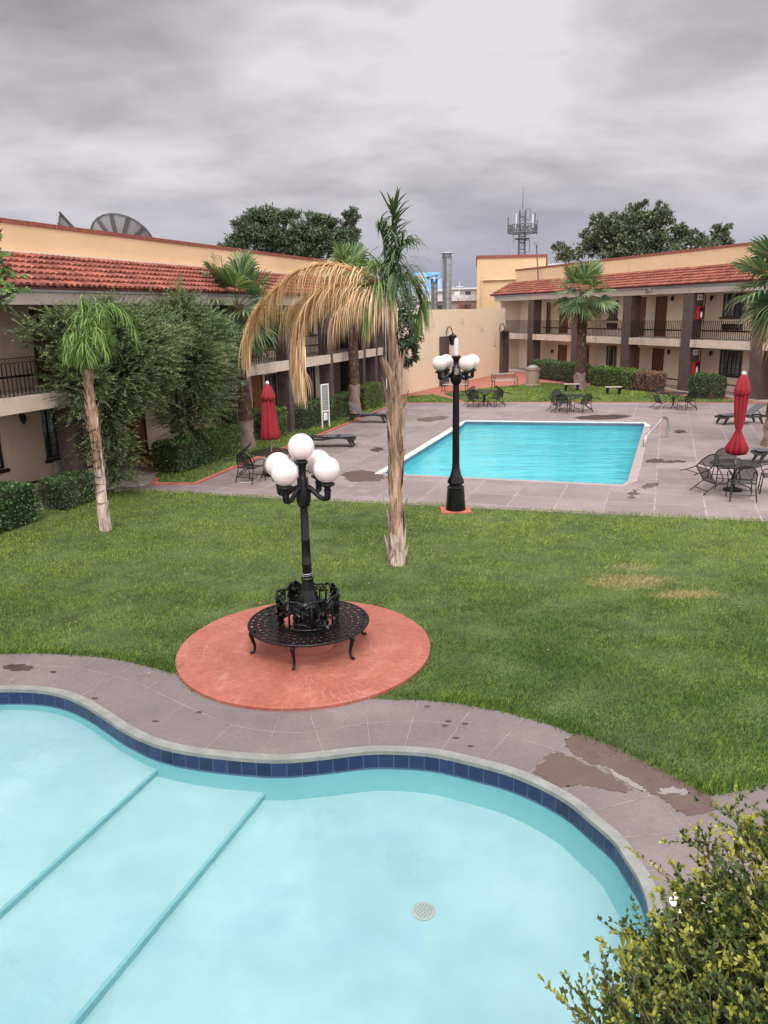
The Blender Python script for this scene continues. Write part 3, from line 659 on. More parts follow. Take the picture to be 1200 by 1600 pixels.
for p in [(668, 1104), (700, 1127), (727, 1131), (695, 1134), (712, 1153), (735, 1166), (83, 1050), (148, 1091), (243, 1127), (311, 1113)]:
    c = G(*p); blot([(p[0]-5, p[1]), (p[0], p[1]-1.4), (p[0]+5, p[1]), (p[0], p[1]+1.6)], 0.006, M['wetdark'], 'damp_spot', 0.004)
# same on the far terrace
for pts in [[(900, 652), (925, 649), (960, 648), (985, 650), (970, 654), (935, 656), (905, 655)], [(1052, 674), (1064, 672), (1072, 675), (1060, 677)], [(1010, 719), (1030, 717), (1040, 720), (1055, 719), (1072, 721), (1055, 723), (1030, 723), (1012, 722)],
            [(578, 703), (590, 699), (600, 702), (590, 706)], [(1004, 759), (1018, 755), (1027, 756), (1020, 761), (1006, 763)], [(985, 769), (992, 765), (994, 772), (984, 778)], [(535, 740), (570, 735), (605, 745), (590, 751), (550, 752)], [(650, 655), (690, 650), (700, 653), (670, 659)]]:
    blot(pts, 0.006, M['wetdark'] if pts[0][0] in (900, 1052, 578, 1010) else M['wet'], 'damp_patch', 0.07)
for pts in [[(950, 788), (965, 785), (975, 782), (973, 790), (955, 790)], [(556, 768), (566, 765), (578, 768), (568, 772)]]:
    blot(pts, 0.006, M['wetpale'], 'dry_patch', 0.02)

# ------------------------------------------------------------------ the two wings
def roof_tiles(fr, s0, s1, w0, z0, w1, z1, parent, pitch=0.205):
    L = math.hypot(w1-w0, z1-z0); rows = int(round(L/0.40)); step = L/rows; uw, uz = (w1-w0)/L, (z1-z0)/L; nw, nz = -uz, uw
    if nz < 0: nw, nz = -nw, -nz
    b = MB()
    k = 0
    cols = int((s1-s0)/pitch)
    for i in range(cols):
        for j in range(rows):
            s = s0+(i+0.5)*pitch+random.uniform(-0.008, 0.008); t0 = j*step-0.05; t1 = (j+1)*step+0.03+random.uniform(-0.015, 0.015)
            r0, r1 = 0.094, 0.074; h0, h1 = 0.055+random.uniform(0, 0.02), 0.008
            vs = []
            for (tt, r, h) in ((t0, r0, h0), (t1, r1, h1)):
                for q in range(6):
                    a = math.pi*q/5; du = r*math.cos(a); dn = 0.75*r*math.sin(a)+h
                    vs.append(fr(s+du, w0+uw*tt+nw*dn, z0+uz*tt+nz*dn))
            b.add(vs, [(q, q+1, q+7, q+6) for q in range(5)]+[tuple(range(5, -1, -1))])
    r = MB(); r.hexa([fr(s0, w0, z0-0.04), fr(s1, w0, z0-0.04), fr(s1, w1, z1-0.04), fr(s0, w1, z1-0.04), fr(s0, w0, z0), fr(s1, w0, z0), fr(s1, w1, z1), fr(s0, w1, z1)])
    ro = r.build('roof', M['roofpan'], parent); smooth_by_angle(b.build('roof_tiles', M['rooftile'], ro), 50)
def railing(fr, s0, s1, w, z0, z1, rings=True):
    b = MB(); b.box(s0, s1, w-0.012, w+0.012, z1-0.015, z1, fr); b.box(s0, s1, w-0.012, w+0.012, z0+0.02, z0+0.035, fr)
    n = max(2, int((s1-s0)/(0.125 if rings else 0.145))); dz = 0.12; bw = 0.009 if rings else 0.013
    if rings: b.box(s0, s1, w-0.01, w+0.01, z1-dz-0.012, z1-dz, fr)
    for i in range(n+1):
        s = s0+(s1-s0)*i/n; b.box(s-bw, s+bw, w-bw, w+bw, z0-0.03 if i % 8 == 0 else z0+0.02, z1-(dz if rings else 0), fr)
        if rings and i < n:
            c = s+(s1-s0)/n/2; r = 0.052; pts = [fr(c+r*math.cos(q*math.pi/4), w, z1-dz/2-0.004+r*math.sin(q*math.pi/4)) for q in range(9)]
            b.tube(pts, 0.007, 4, False)
    return b
def wall_with_holes(fr, s0, s1, w0, w1, z0, z1, holes):
    "wall slab between w0 and w1 with rectangular openings (a0,a1,b0,b1)"
    b = MB(); xs = sorted(set([s0, s1]+[h[0] for h in holes]+[h[1] for h in holes])); xs = [x for x in xs if s0 <= x <= s1]
    for i in range(len(xs)-1):
        a, c = xs[i], xs[i+1]; mid = (a+c)/2; hs = sorted([h for h in holes if h[0] < mid < h[1]], key=lambda h: h[2]); z = z0
        for h in hs:
            if h[2] > z: b.box(a, c, w0, w1, z, h[2], fr)
            z = h[3]
        if z < z1: b.box(a, c, w0, w1, z, z1, fr)
    return b
def window(fr, w, h, parent, cols=2, name='window'):
    a0, a1, b0, b1 = h; b = MB(); t = 0.05; wd = w-0.10
    for (p, q, r, s) in ((a0, a1, b0, b0+t), (a0, a1, b1-t, b1), (a0, a0+t, b0+t, b1-t), (a1-t, a1, b0+t, b1-t)): b.box(p, q, wd, wd+0.05, r, s, fr)
    nx = max(2, int(round((a1-a0)/0.30))); nz = 4
    for i in range(1, nx): c = a0+(a1-a0)*i/nx; hw = 0.03 if i == nx//2 else 0.010; b.box(c-hw, c+hw, wd+0.006, wd+0.034, b0+t, b1-t, fr)
    for i in range(1, nz): c = b0+(b1-b0)*i/nz; b.box(a0+t, a1-t, wd+0.010, wd+0.030, c-0.010, c+0.010, fr)
    f = b.build(name, M['bframe'], parent)
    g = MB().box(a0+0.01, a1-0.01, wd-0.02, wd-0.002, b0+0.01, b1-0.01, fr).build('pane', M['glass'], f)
    s = MB().box(a0-0.06, a1+0.06, w-0.02, w+0.09, b0-0.10, b0-0.003, fr).build('sill', M['bframe'], f)
def door(fr, w, h, parent, m):
    a0, a1, b0, b1 = h; wd = w-0.10; b = MB().box(a0+0.04, a1-0.04, wd, wd+0.04, b0, b1-0.04, fr)
    nr = 5
    for i in range(3):
        for j in range(nr):
            x0 = a0+0.09+(a1-a0-0.18)*i/3+0.015; x1 = a0+0.09+(a1-a0-0.18)*(i+1)/3-0.015; y0 = b0+0.08+(b1-b0-0.16)*j/nr+0.015; y1 = b0+0.08+(b1-b0-0.16)*(j+1)/nr-0.015
            b.box(x0, x1, wd+0.038, wd+0.052, y0, y1, fr)
    d = b.build('door', m, parent)
    f = MB()
    for (p, q, r, s) in ((a0, a0+0.04, b0, b1), (a1-0.04, a1, b0, b1), (a0+0.04, a1-0.04, b1-0.04, b1)): f.box(p, q, wd-0.01, wd+0.09, r, s, fr)
    f.build('door_frame', M['brick'], d)
    MB().box(a0+0.08, a0+0.12, wd+0.05, wd+0.10, b0+0.95, b0+1.1, fr).build('handle', M['steel'], d)
def ac_unit(fr, s0, s1, w, z0, z1, parent, m):
    b = MB().box(s0, s1, w, w+0.18, z0, z1, fr)
    a = b.build('air_conditioner', m, parent); g = MB()
    for i in range(6): z = z0+0.04+(z1-z0-0.08)*i/5; g.box(s0+0.04, s1-0.04, w+0.181, w+0.192, z-0.008, z+0.008, fr)
    g.build('grille', M['bframe'], a)
def wall_light(fr, s, w, z, parent):
    b = MB(); c = fr(s, w+0.10, z); b.lathe([(0.03, 0.16), (0.05, 0.14), (0.09, 0.02), (0.085, -0.02), (0.02, -0.14), (0.005, -0.16)], 8, c); b.box(s-0.04, s+0.04, w, w+0.08, z+0.05, z+0.15, fr)
    b.build('wall_light', M['bframe'], parent)

# left wing
LW = thing('hotel_wing', 'two storey cream wing on the left with red tiled eaves and brown brick piers', 'building', LB(-4, -4, 0))
L_win = [(-14.1, -12.78, 0.85, 2.4), (-11.32, -10.2, 0.82, 2.25), (-5.4, -4.2, 0.8, 2.25), (1.5, 2.6, 0.65, 2.2), (5.35, 6.55, 0.65, 2.45), (-2.7, -1.5, 0.8, 2.25)]
L_door = [(-7.75, -6.75, 0.02, 2.2), (0.35, 1.30, 0.02, 2.25), (-15.6, -14.6, 0.02, 2.2)]
U_win = [(-14.4, -12.9, 3.75, 5.0), (-9.6, -8.4, 3.75, 5.0), (-2.7, -1.5, 3.75, 5.0), (1.6, 2.8, 3.75, 5.0), (5.4, 6.6, 3.75, 5.0), (-5.4, -4.2, 3.75, 5.0)]
U_door = [(-11.25, -10.3, 2.92, 5.04), (-7.7, -6.7, 2.92, 5.04), (0.4, 1.35, 2.92, 5.0), (3.6, 4.5, 2.92, 5.0)]
wall_with_holes(LB, -24, 8.0, -2.2, -2.0, 0, 6.45, L_win+L_door+U_win+U_door).build('wall', M['cream'], LW)
MB().box(-24, 8.0, -6.2, -2.2, 0.1, 0.2, LB).box(-24, 8.0, -6.4, -6.2, 0, 6.4, LB).box(-24, 8.0, -6.2, -2.2, 2.6, 2.8, LB).build('rooms', M['dark'], LW)
MB().box(-24, 8.0, -2.0, -1.985, 0.25, 0.31, LB).box(-24, 8.0, -2.0, -1.985, 3.20, 3.26, LB).build('dado_strip', M['bframe'], LW)
for h in L_win+U_win: window(LB, -2.0, h, LW)
for h in L_door+U_door: door(LB, -2.0, h, LW, M['woodlight'] if h[0] == 0.35 else M['wood'])
MB().box(7.99, 8.2, -8, -2.0, 0, 6.4, LB).box(10.5, 10.7, -8, -0.62, 0, 6.4, LB).box(8.2, 10.5, -8.2, -8.0, 0, 6.4, LB).build('passage_wall', M['cream'], LW)
MB().box(-24, 10.65, -2.0, 0.04, 2.62, 2.90, LB).build('floor_slab', M['soffit'], LW)
edges = [-20.1, -16.1, -12.0, -3.95, 0.15, 4.15, 8.05, 9.75]
for e in edges:
    MB().box(e-0.36, e, -0.48, 0.06, 0, 5.06, LB).build('pier', M['brick'], LW)
MB().box(10.45, 10.95, -2.4, 0.06, 0, 5.06, LB).build('pier', M['brick'], LW)
MB().tube([LB(11.02, 0.02, 0), LB(11.02, 0.02, 4.9)], 0.05, 8).build('downpipe', M['white'], LW)
for i in range(len(edges)-1):
    a, b = edges[i]+0.02, edges[i+1]-0.38
    if b-a < 0.5: continue
    MB().box(a, b, 0.045, 0.12, 2.55, 2.93, LB).build('slab_edge', M['slab'], LW)
    railing(LB, a, b, -0.03, 2.93, 3.84).build('balcony_railing', M['iron'], LW)
MB().box(9.77, 10.43, 0.045, 0.12, 2.55, 2.93, LB).build('slab_edge', M['slab'], LW)
MB().box(-24, 11.0, -0.30, 0.10, 5.06, 5.44, LB).build('eaves_beam', M['concrete'], LW)
MB().box(-24, 11.0, 0.10, 0.17, 5.36, 5.45, LB).build('gutter', M['galv'], LW)
MB().box(-24, 11.0, -2.2, -0.30, 5.08, 5.2, LB).build('ceiling', M['soffit'], LW)
roof_tiles(LB, -22, 11.0, 0.22, 5.46, -2.0, 6.42, LW)
MB().box(-24, 11.0, -2.3, -1.98, 6.36, 6.50, LB).box(-24, 11.0, -2.30, -2.06, 6.50, 7.20, LB).build('parapet', M['ochre'], LW)
pc = MB()
for i in range(int(35/0.12)): s = -24+i*0.12; pc.box(s+0.004, s+0.116, -2.34, -2.03, 7.18, 7.30, LB)
pc.build('parapet_coping', M['coping'], LW)
MB().box(-24, 11.0, -1.985, -1.90, 6.44, 6.52, LB).build('flashing', M['wallcream'], LW)
MB().box(-24, 11.0, -12, -2.31, 6.3, 6.4, LB).box(10.9, 11.0, -12, -2.31, 0, 7.2, LB).build('flat_roof', M['soffit'], LW)
ac_unit(LB, -11.15, -10.45, -2.0, 0.38, 0.74, LW, M['acwhite']); ac_unit(LB, 1.7, 2.4, -2.0, 0.35, 0.62, LW, M['acwhite']); ac_unit(LB, 1.8, 2.5, -2.0, 3.35, 3.68, LW, M['bframe'])
for s in (-12.05, -8.2, 3.1, 7.05): wall_light(LB, s, -2.0, 2.08, LW)
MB().box(-7.9, -6.6, -2.0, -1.0, 0.021, 0.14, LB).build('door_step', M['redtile'], LW)
# right wing
RW = thing('hotel_wing', 'two storey cream wing on the right with red tiled eaves and brown piers', 'building', RB(5, -4, 0))
R_win = [(-2.41, -0.70, 0.95, 2.30), (1.05, 2.2, 0.90, 2.28), (8.55, 9.75, 0.75, 2.22), (11.7, 13.0, 0.75, 2.2), (-8.9, -7.3, 0.95, 2.3)]
R_door = [(3.88, 4.97, 0.06, 2.2), (-4.95, -3.85, 0.06, 2.42), (14.5, 15.72, 0.06, 2.10), (6.2, 7.2, 0.06, 2.2)]
RU_win = [(-2.3, -0.58, 4.08, 5.34), (1.12, 2.2, 4.05, 5.34), (8.65, 9.75, 3.98, 5.2), (11.7, 13.0, 3.98, 5.2), (-8.9, -7.3, 4.08, 5.34)]
RU_door = [(5.85, 6.85, 2.92, 5.32), (3.91, 4.97, 2.92, 5.32), (14.5, 15.7, 2.92, 4.75), (16.9, 17.5, 2.92, 5.2), (-4.95, -3.85, 2.92, 5.2)]
wall_with_holes(RB, -12, 21.5, -2.0, -1.8, 0, 6.9, R_win+R_door+RU_win+RU_door).build('wall', M['cream'], RW)
MB().box(21.5, 21.7, -5, 0.0, 0, 5.5, RB).build('end_wall', M['cream'], RW)
MB().box(-12, 21.5, -6.2, -2.0, 0.1, 0.2, RB).box(-12, 21.5, -6.4, -6.2, 0, 6.4, RB).box(-12, 21.5, -6.2, -2.0, 2.6, 2.8, RB).build('rooms', M['dark'], RW)
MB().box(-12, 17.9, -1.8, -1.785, 3.28, 3.36, RB).box(-12, 17.9, -1.8, -1.785, 0.38, 0.45, RB).build('dado_strip', M['bframe'], RW)
for h in R_win+RU_win: window(RB, -1.8, h, RW)
for h in R_door+RU_door: door(RB, -1.8, h, RW, M['woodlight'] if h[0] == -4.95 and h[2] < 1 else M['wood'])
MB().box(-12, 21.5, -1.8, 0.04, 2.60, 2.90, RB).build('floor_slab', M['soffit'], RW)
redges = [(-11.1, -10.3), (-5.5, -4.72), (-0.42, 0.38), (4.9, 5.7), (10.4, 11.2), (16.3, 17.1)]
for a, b in redges: MB().box(a, b, -0.62, 0.06, 0, 5.40, RB).build('pier', M['brick'], RW)
ends = redges+[(20.6, 20.7)]
for i in range(len(ends)-1):
    a, b = ends[i][1]+0.02, ends[i+1][0]-0.02
    MB().box(a, b, 0.045, 0.12, 2.50, 2.90, RB).build('slab_edge', M['slab'], RW)
    railing(RB, a, b, -0.03, 2.93, 3.92, False).build('balcony_railing', M['iron'], RW)
MB().box(-12, 22.4, -0.30, 0.10, 5.40, 5.83, RB).build('eaves_beam', M['concrete'], RW)
MB().box(-12, 22.4, 0.10, 0.18, 5.75, 5.85, RB).build('gutter', M['galv'], RW)
MB().box(-12, 22.2, -2.0, -0.30, 5.41, 5.5, RB).build('ceiling', M['soffit'], RW)
roof_tiles(RB, -12, 22.9, 0.24, 5.87, -1.8, 6.86, RW)
MB().box(-12, 22.4, -2.14, -1.86, 6.84, 7.78, RB).build('parapet', M['ochre'], RW)
MB().box(-12, 22.5, -2.18, -1.82, 7.76, 7.90, RB).build('parapet_coping', M['coping'], RW)
MB().box(-12, 22.4, -12, -2.15, 6.3, 6.4, RB).box(-12, -11.9, -12, -2.2, 0, 7.7, RB).build('flat_roof', M['soffit'], RW)
ac_unit(RB, -2.2, -0.86, -1.8, 3.40, 3.72, RW, M['bframe']); ac_unit(RB, 8.7, 9.6, -1.8, 3.4, 3.72, RW, M['bframe'])
for s, z in ((3.4, 5.15), (3.4, 2.0), (-0.1, 2.05), (16.4, 1.55), (0.2, 5.1)): wall_light(RB, s, -1.8, z, RW)
MB().tube([RB(-0.5, -0.65, 0.1), RB(-0.5, -0.65, 5.3)], 0.03, 6).build('downpipe', M['bframe'], RW)
# flood light under the eaves, extinguisher cabinets and small signs on the pier
fl = thing('flood_light', 'small pale flood light on the eaves beam of the right wing', 'lamp', RB(3.33, 0.2, 5.66))
MB().box(3.10, 3.55, 0.11, 0.24, 5.60, 5.80, RB).build('housing', M['acwhite'], fl); MB().box(3.14, 3.51, 0.241, 0.25, 5.63, 5.77, RB).build('lens', M['glass'], fl)
for z0, nm in ((4.0, 'upper'), (1.02, 'lower')):
    e = thing('extinguisher_cabinet', 'red fire extinguisher cabinet on the brown pier, the %s one' % ('one on the upper floor' if nm == 'upper' else 'one on the ground floor')[0:] if False else ('red fire extinguisher cabinet on the upper part of the brown pier' if nm == 'upper' else 'red fire extinguisher cabinet on the lower part of the brown pier behind the umbrella'), 'cabinet', RB(-0.5, -0.3, z0), group='extinguisher cabinets on the pier')
    MB().box(-0.62, -0.43, -0.52, -0.16, z0, z0+0.68, RB).box(-0.64, -0.62, -0.54, -0.14, z0+0.64, z0+0.70, RB).build('box', M['redbox'], e)
    MB().box(-0.628, -0.621, -0.47, -0.22, z0+0.06, z0+0.62, RB).build('window', M['bframe'], e)
    MB().lathe([(0.04, 0), (0.055, 0.03), (0.055, 0.24), (0.02, 0.30), (0.02, 0.34)], 10, RB(-0.66, -0.32, z0+0.08)).build('extinguisher', M['white'], e)
for z0, nm in ((5.02, 'upper'), (2.05, 'lower')):
    s = thing('wall_sign', 'small white square sign with dark marks high on the brown pier' if nm == 'upper' else 'small white square sign on the brown pier just below the balcony slab', 'sign', RB(-0.43, -0.3, z0), group='small signs on the pier')
    MB().box(-0.455, -0.425, -0.50, -0.18, z0, z0+0.30, RB).build('plate', M['white'], s)
    MB().box(-0.461, -0.456, -0.42, -0.37, z0+0.06, z0+0.23, RB).box(-0.461, -0.456, -0.30, -0.25, z0+0.06, z0+0.23, RB).build('marks', M['bframe'], s)

# boundary wall
WF = Fr((1.32, 45.757), 29.1, 1)
WW = thing('boundary_wall', 'tall cream plastered wall closing the court between the two wings', 'wall', WF(7, 0, 0))
MB().box(-2.3, 17.0, -0.3, 0, -0.1, 4.82, WF).build('wall', M['wallcream'], WW)
for a, b in ((5.0, 6.0), (15.9, 17.3)): MB().box(a, b, 0.002, 0.25, -0.05, 3.15, WF).build('pilaster', M['brick'], WW)
for s, lab in ((6.1, 'black wall lantern on the left pilaster of the cream wall'), (15.8, 'black wall lantern on the right pilaster of the cream wall')):
    l = thing('wall_lantern', lab, 'lantern', WF(s, 0.3, 3.0), group='lanterns on the cream wall'); c = WF(s, 0.45, 2.55)
    MB().lathe([(0.06, 0), (0.2, 0.05), (0.24, 0.55), (0.27, 0.6), (0.1, 0.72), (0.03, 0.8)], 6, c).build('cage', M['iron'], l)
    MB().lathe([(0.15, 0.08), (0.19, 0.5)], 6, c).build('glass', M['glass'], l)
    MB().tube(spline3([Vector(WF(s, 0.02, 3.2)), Vector(WF(s, 0.08, 3.62)), Vector(WF(s, 0.28, 3.72)), Vector(WF(s, 0.45, 3.30))]), 0.03, 6).build('bracket', M['iron'], l)
# plaster cracks patches
for (u, z) in ((4.0, 3.9), (8.6, 3.9), (11.8, 3.6), (12.2, 3.3), (14.8, 2.6), (15.0, 2.2), (14.9, 3.0)):
    b = MB()
    for k in range(5):
        q = [WF(u+random.uniform(-.5, .5), 0.003, z+random.uniform(-.35, .35)) for _ in range(2)]; b.tube([q[0], ((q[0][0]+q[1][0])/2, (q[0][1]+q[1][1])/2, q[0][2]+0.1), q[1]], 0.012, 4)
    b.build('plaster_crack', M['concrete'], WW)

# ------------------------------------------------------------------ lamp posts
def lamp_common(t, cx, cy, zc, arms, rg, pole_r, top):
    "cluster of arms at height zc; arms = [(dx, dy, z_globe)]"
    b = MB(); b.lathe([(pole_r*1.0, zc-0.30), (pole_r*1.5, zc-0.27), (pole_r*2.0, zc-0.18), (pole_r*2.1, zc-0.06), (pole_r*1.5, zc+0.03), (pole_r*1.5, zc+0.12), (pole_r*1.0, zc+0.14), (pole_r*0.95, zc+0.24), (pole_r*1.1, zc+0.30), (pole_r*1.6, zc+0.33), (pole_r*1.6, zc+0.36), (pole_r*1.1, zc+0.38)], 20, (cx, cy, 0))
    b.build('cluster_head', M['castiron'], t, smooth=True)
    for dx, dy, zg in arms:
        L = math.hypot(dx, dy); ux, uy = dx/L, dy/L; a = MB()
        P = [Vector((cx+ux*0.04, cy+uy*0.04, zc)), Vector((cx+ux*L*0.40, cy+uy*L*0.40, zc-0.045)), Vector((cx+ux*L*0.72, cy+uy*L*0.72, zc-0.13)), Vector((cx+ux*L*0.97, cy+uy*L*0.97, zc-0.125)), Vector((cx+dx, cy+dy, zc-0.02))]
        a.tube(spline3(P, 4), [0.034]*12+[0.045]*5, 10)
        zb = zg-rg-0.02
        a.lathe([(0.045, zc-0.03-zb), (0.055, zc-0.02-zb), (0.04, zc+0.01-zb), (0.06, -0.03), (0.10, -0.015), (0.105, 0.01), (0.06, 0.03)], 16, (cx+dx, cy+dy, zb))
        arm = a.build('arm', M['castiron'], t, smooth=True)
        MB().sphere((cx+dx, cy+dy, zg), rg, 32, 20).build('globe', M['globe'], arm, smooth=True)
cx, cy = -1.11, 10.35
L1 = thing('street_lamp', 'black cast iron lamp post with five white globes rising through the round bench', 'lamp post', (cx, cy, 0))
b = MB(); b.lathe([(0.36, 0.04), (0.36, 0.24), (0.30, 0.26)], 28, (cx, cy, 0)); b.build('pedestal', M['redtile'], L1)
b = MB(); b.lathe([(0.235, 0.26), (0.24, 0.30), (0.225, 0.33), (0.215, 0.55), (0.205, 0.66), (0.215, 0.68), (0.19, 0.71), (0.165, 0.74), (0.14, 0.80), (0.10, 0.90), (0.085, 1.0), (0.082, 1.04), (0.095, 1.05), (0.095, 1.07), (0.072, 1.09)], 10, (cx, cy, 0)); b.build('base', M['castiron'], L1)
rb = MB()
for k in range(10):
    a = 2*math.pi*k/10; rb.tube([(cx+0.225*math.cos(a), cy+0.225*math.sin(a), 0.3), (cx+0.215*math.cos(a), cy+0.215*math.sin(a), 0.66)], 0.014, 5)
    for j in range(3): rb.sphere((cx+0.22*math.cos(a+0.3), cy+0.22*math.sin(a+0.3), 0.40+0.09*j), 0.028, 8, 6)
rb.build('relief', M['castiron'], L1, smooth=True)
b = MB(); b.lathe([(0.068, 1.06), (0.066, 1.26), (0.072, 1.27), (0.072, 1.29), (0.064, 1.30), (0.060, 1.62), (0.066, 1.63), (0.066, 1.65), (0.058, 1.66), (0.052, 2.2)], 14, (cx, cy, 0)); smooth_by_angle(b.build('pole', M['castiron'], L1))
b = MB(); b.tube(spline3([Vector((cx+0.075*math.cos(q), cy+0.075*math.sin(q), 1.10+0.004*q)) for q in [i*0.7 for i in range(20)]], 2), 0.006, 5); b.build('wire_tie', M['galv'], L1)
lamp_common(L1, cx, cy, 2.40, [(-0.20, -0.34, 2.67), (0.35, -0.19, 2.67), (0.19, 0.34, 2.67), (-0.35, 0.19, 2.67)], 0.18, 0.052, 2.9)
MB().sphere((cx, cy, 2.955), 0.18, 32, 20).build('globe', M['globe'], L1, smooth=True)
cx, cy = 1.745, 18.09
L2_ = thing('street_lamp', 'tall black lamp post with four white globes on the lawn edge beside the far pool', 'lamp post', (cx, cy, 0))
MB().box(cx-0.36, cx+0.36, cy-0.3, cy+0.3, -0.03, 0.035).build('plinth', M['curbred'], L2_)
b = MB(); b.lathe([(0.245, 0.03), (0.24, 0.10), (0.205, 0.56), (0.21, 0.60), (0.16, 0.64), (0.15, 0.68)], 12, (cx, cy, 0)); b.build('base', M['castiron'], L2_)
b = MB(); b.lathe([(0.15, 0.66), (0.20, 0.70), (0.195, 0.76), (0.13, 0.90), (0.095, 1.05), (0.09, 1.10), (0.10, 1.11), (0.10, 1.13), (0.088, 1.14), (0.084, 2.0), (0.070, 3.2)], 18, (cx, cy, 0)); smooth_by_angle(b.build('pole', M['castiron'], L2_))
lamp_common(L2_, cx, cy, 3.33, [(-0.40, -0.20, 3.545), (0.20, -0.38, 3.545), (0.40, 0.20, 3.545), (-0.20, 0.38, 3.545)], 0.172, 0.068, 3.7)
MB().lathe([(0.045, 3.70), (0.045, 3.86), (0.05, 3.87), (0.05, 4.05), (0.02, 4.10)], 10, (cx, cy, 0)).build('bare_lamp_tube', M['white'], L2_)
MB().box(cx-0.05, cx+0.05, cy-0.16, cy-0.10, 3.28, 3.42).build('photo_cell', M['galv'], L2_)

# brick disc and round bench
dd = MB(); N = 96
dd.lathe([(DISC_R, -0.04), (DISC_R, 0.042), (DISC_R-0.012, 0.05), (0.001, 0.05)], N, (0, 0, 0))
o = dd.build('brick_disc', M['disc']); o.location = (DISC_C[0], DISC_C[1], 0); struct(o, None)
BN = thing('round_bench', 'round black cast iron bench ringing the lamp post on the red disc', 'bench', (-1.12, 10.35, 0.05))
b = MB(); r0, r1 = 0.40, 0.86; zr = 0.42; NR, NS = 5, 44
cx, cy = -1.12, 10.35
def P2(r, a, z): return (cx+r*math.cos(a), cy+r*math.sin(a), z)
for i in range(NR):
    for j in range(NS):
        ra, rb_ = r0+(r1-r0)*i/NR, r0+(r1-r0)*(i+1)/NR; off = 0.5*(i % 2); a0, a1 = 2*math.pi*(j+off)/NS, 2*math.pi*(j+1+off)/NS; am = (a0+a1)/2; rm = (ra+rb_)/2; q = 0.34; hr_, ha = (rb_-ra)*q, (a1-a0)*(0.38 if (i+j) % 2 else 0.28)
        for zz in (zr, zr-0.012):
            vs = [P2(ra, a0, zz), P2(ra, a1, zz), P2(rb_, a1, zz), P2(rb_, a0, zz), P2(rm-hr_, am, zz), P2(rm, am+ha, zz), P2(rm+hr_, am, zz), P2(rm, am-ha, zz)]
            b.add(vs, [(0, 1, 5, 4), (1, 2, 6, 5), (2, 3, 7, 6), (3, 0, 4, 7)])
b.build('seat', M['castiron'], BN)
def circ(r, z, n=64): return [P2(r, 2*math.pi*i/n, z) for i in range(n+1)]
MB().tube(circ(r1, zr-0.012), 0.017, 6, False).tube(circ(r0, zr-0.01), 0.014, 6, False).build('seat_rim', M['castiron'], BN, smooth=True)
for k in range(6):
    a = rad(200+60*k); rdir = Vector((math.cos(a), math.sin(a), 0)); c = Vector((cx, cy, 0)); L = MB()
    P = [c+rdir*0.78+Vector((0, 0, zr-0.02)), c+rdir*0.84+Vector((0, 0, 0.36)), c+rdir*0.83+Vector((0, 0, 0.28)), c+rdir*0.80+Vector((0, 0, 0.17)), c+rdir*0.81+Vector((0, 0, 0.09)), c+rdir*0.85+Vector((0, 0, 0.065))]
    S = spline3(P, 4); rr = [0.044-0.025*min(1, i/(len(S)*0.6)) for i in range(len(S))]; L.tube(S, rr, 8); e = c+rdir*0.855; L.sphere((e.x, e.y, 0.072), 0.022, 8, 6)
    L.build('leg', M['castiron'], BN, smooth=True)
# backrest ring of leaves and vines
br = MB(); rB = 0.43
top = [P2(rB+0.012*math.sin(7*t), t, 0.835+0.022*math.sin(9*t)+0.012*math.sin(17*t)) for t in [2*math.pi*i/120 for i in range(121)]]
br.tube(top, 0.019, 6, False); br.tube(circ(rB, 0.445), 0.016, 6, False)
for k in range(8):
    a = 2*math.pi*k/8+0.2
    br.tube([P2(rB, a, 0.44), P2(rB, a+0.02, 0.62), P2(rB, a, 0.83)], 0.016, 5)
br.build('backrest_frame', M['castiron'], BN, smooth=True)
C = []; D = []; Ls = []
vn = MB()
for k in range(8):
    a0 = 2*math.pi*k/8+0.2+0.39
    if k % 2 == 0:
        for j in range(190):
            t = random.random(); z = 0.47+0.38*t; sp_ = 0.05+0.10*math.sin(t*math.pi)*random.random()+0.07*t; a = a0+random.choice((-1, 1))*sp_*random.uniform(0.1, 1.4)
            C.append(P2(rB+random.uniform(-0.012, 0.02), a, z)); D.append((-math.sin(a)*random.uniform(-1, 1), math.cos(a)*random.uniform(-1, 1), random.uniform(-1, 1))); Ls.append(random.uniform(0.04, 0.075))
        for q in (-0.22, 0.0, 0.18): vn.tube(spline3([Vector(P2(rB, a0+q, 0.45)), Vector(P2(rB, a0+q*0.3+0.05, 0.58)), Vector(P2(rB, a0+q*0.8-0.05, 0.70)), Vector(P2(rB, a0+q*1.2, 0.80))], 3), 0.013, 5)
    else:
        for j in range(90):
            a = a0+random.uniform(-0.38, 0.38); z = 0.80-abs(random.gauss(0, 0.05)); C.append(P2(rB, a, z)); D.append((random.uniform(-1, 1), random.uniform(-1, 1), random.uniform(-1, .3))); Ls.append(random.uniform(0.03, 0.05))
        vn.tube(spline3([Vector(P2(rB, a0-0.38, 0.47)), Vector(P2(rB, a0-0.15, 0.52)), Vector(P2(rB, a0+0.15, 0.52)), Vector(P2(rB, a0+0.38, 0.47))], 3), 0.014, 5)
        vn.tube(spline3([Vector(P2(rB, a0-0.2, 0.45)), Vector(P2(rB, a0-0.12, 0.62)), Vector(P2(rB, a0-0.18, 0.8))], 3), 0.012, 5)
bf = vn.build('vine', M['castiron'], BN, smooth=True)
C = np.array(C); Nn = np.stack([C[:, 0]-cx, C[:, 1]-cy, np.zeros(len(C))], 1)
V, F = leaves(C, D, np.array(Ls), np.array(Ls)*0.75, Nn, 0.25); npmesh('cast_leaves', V, F, M['castiron'], BN)

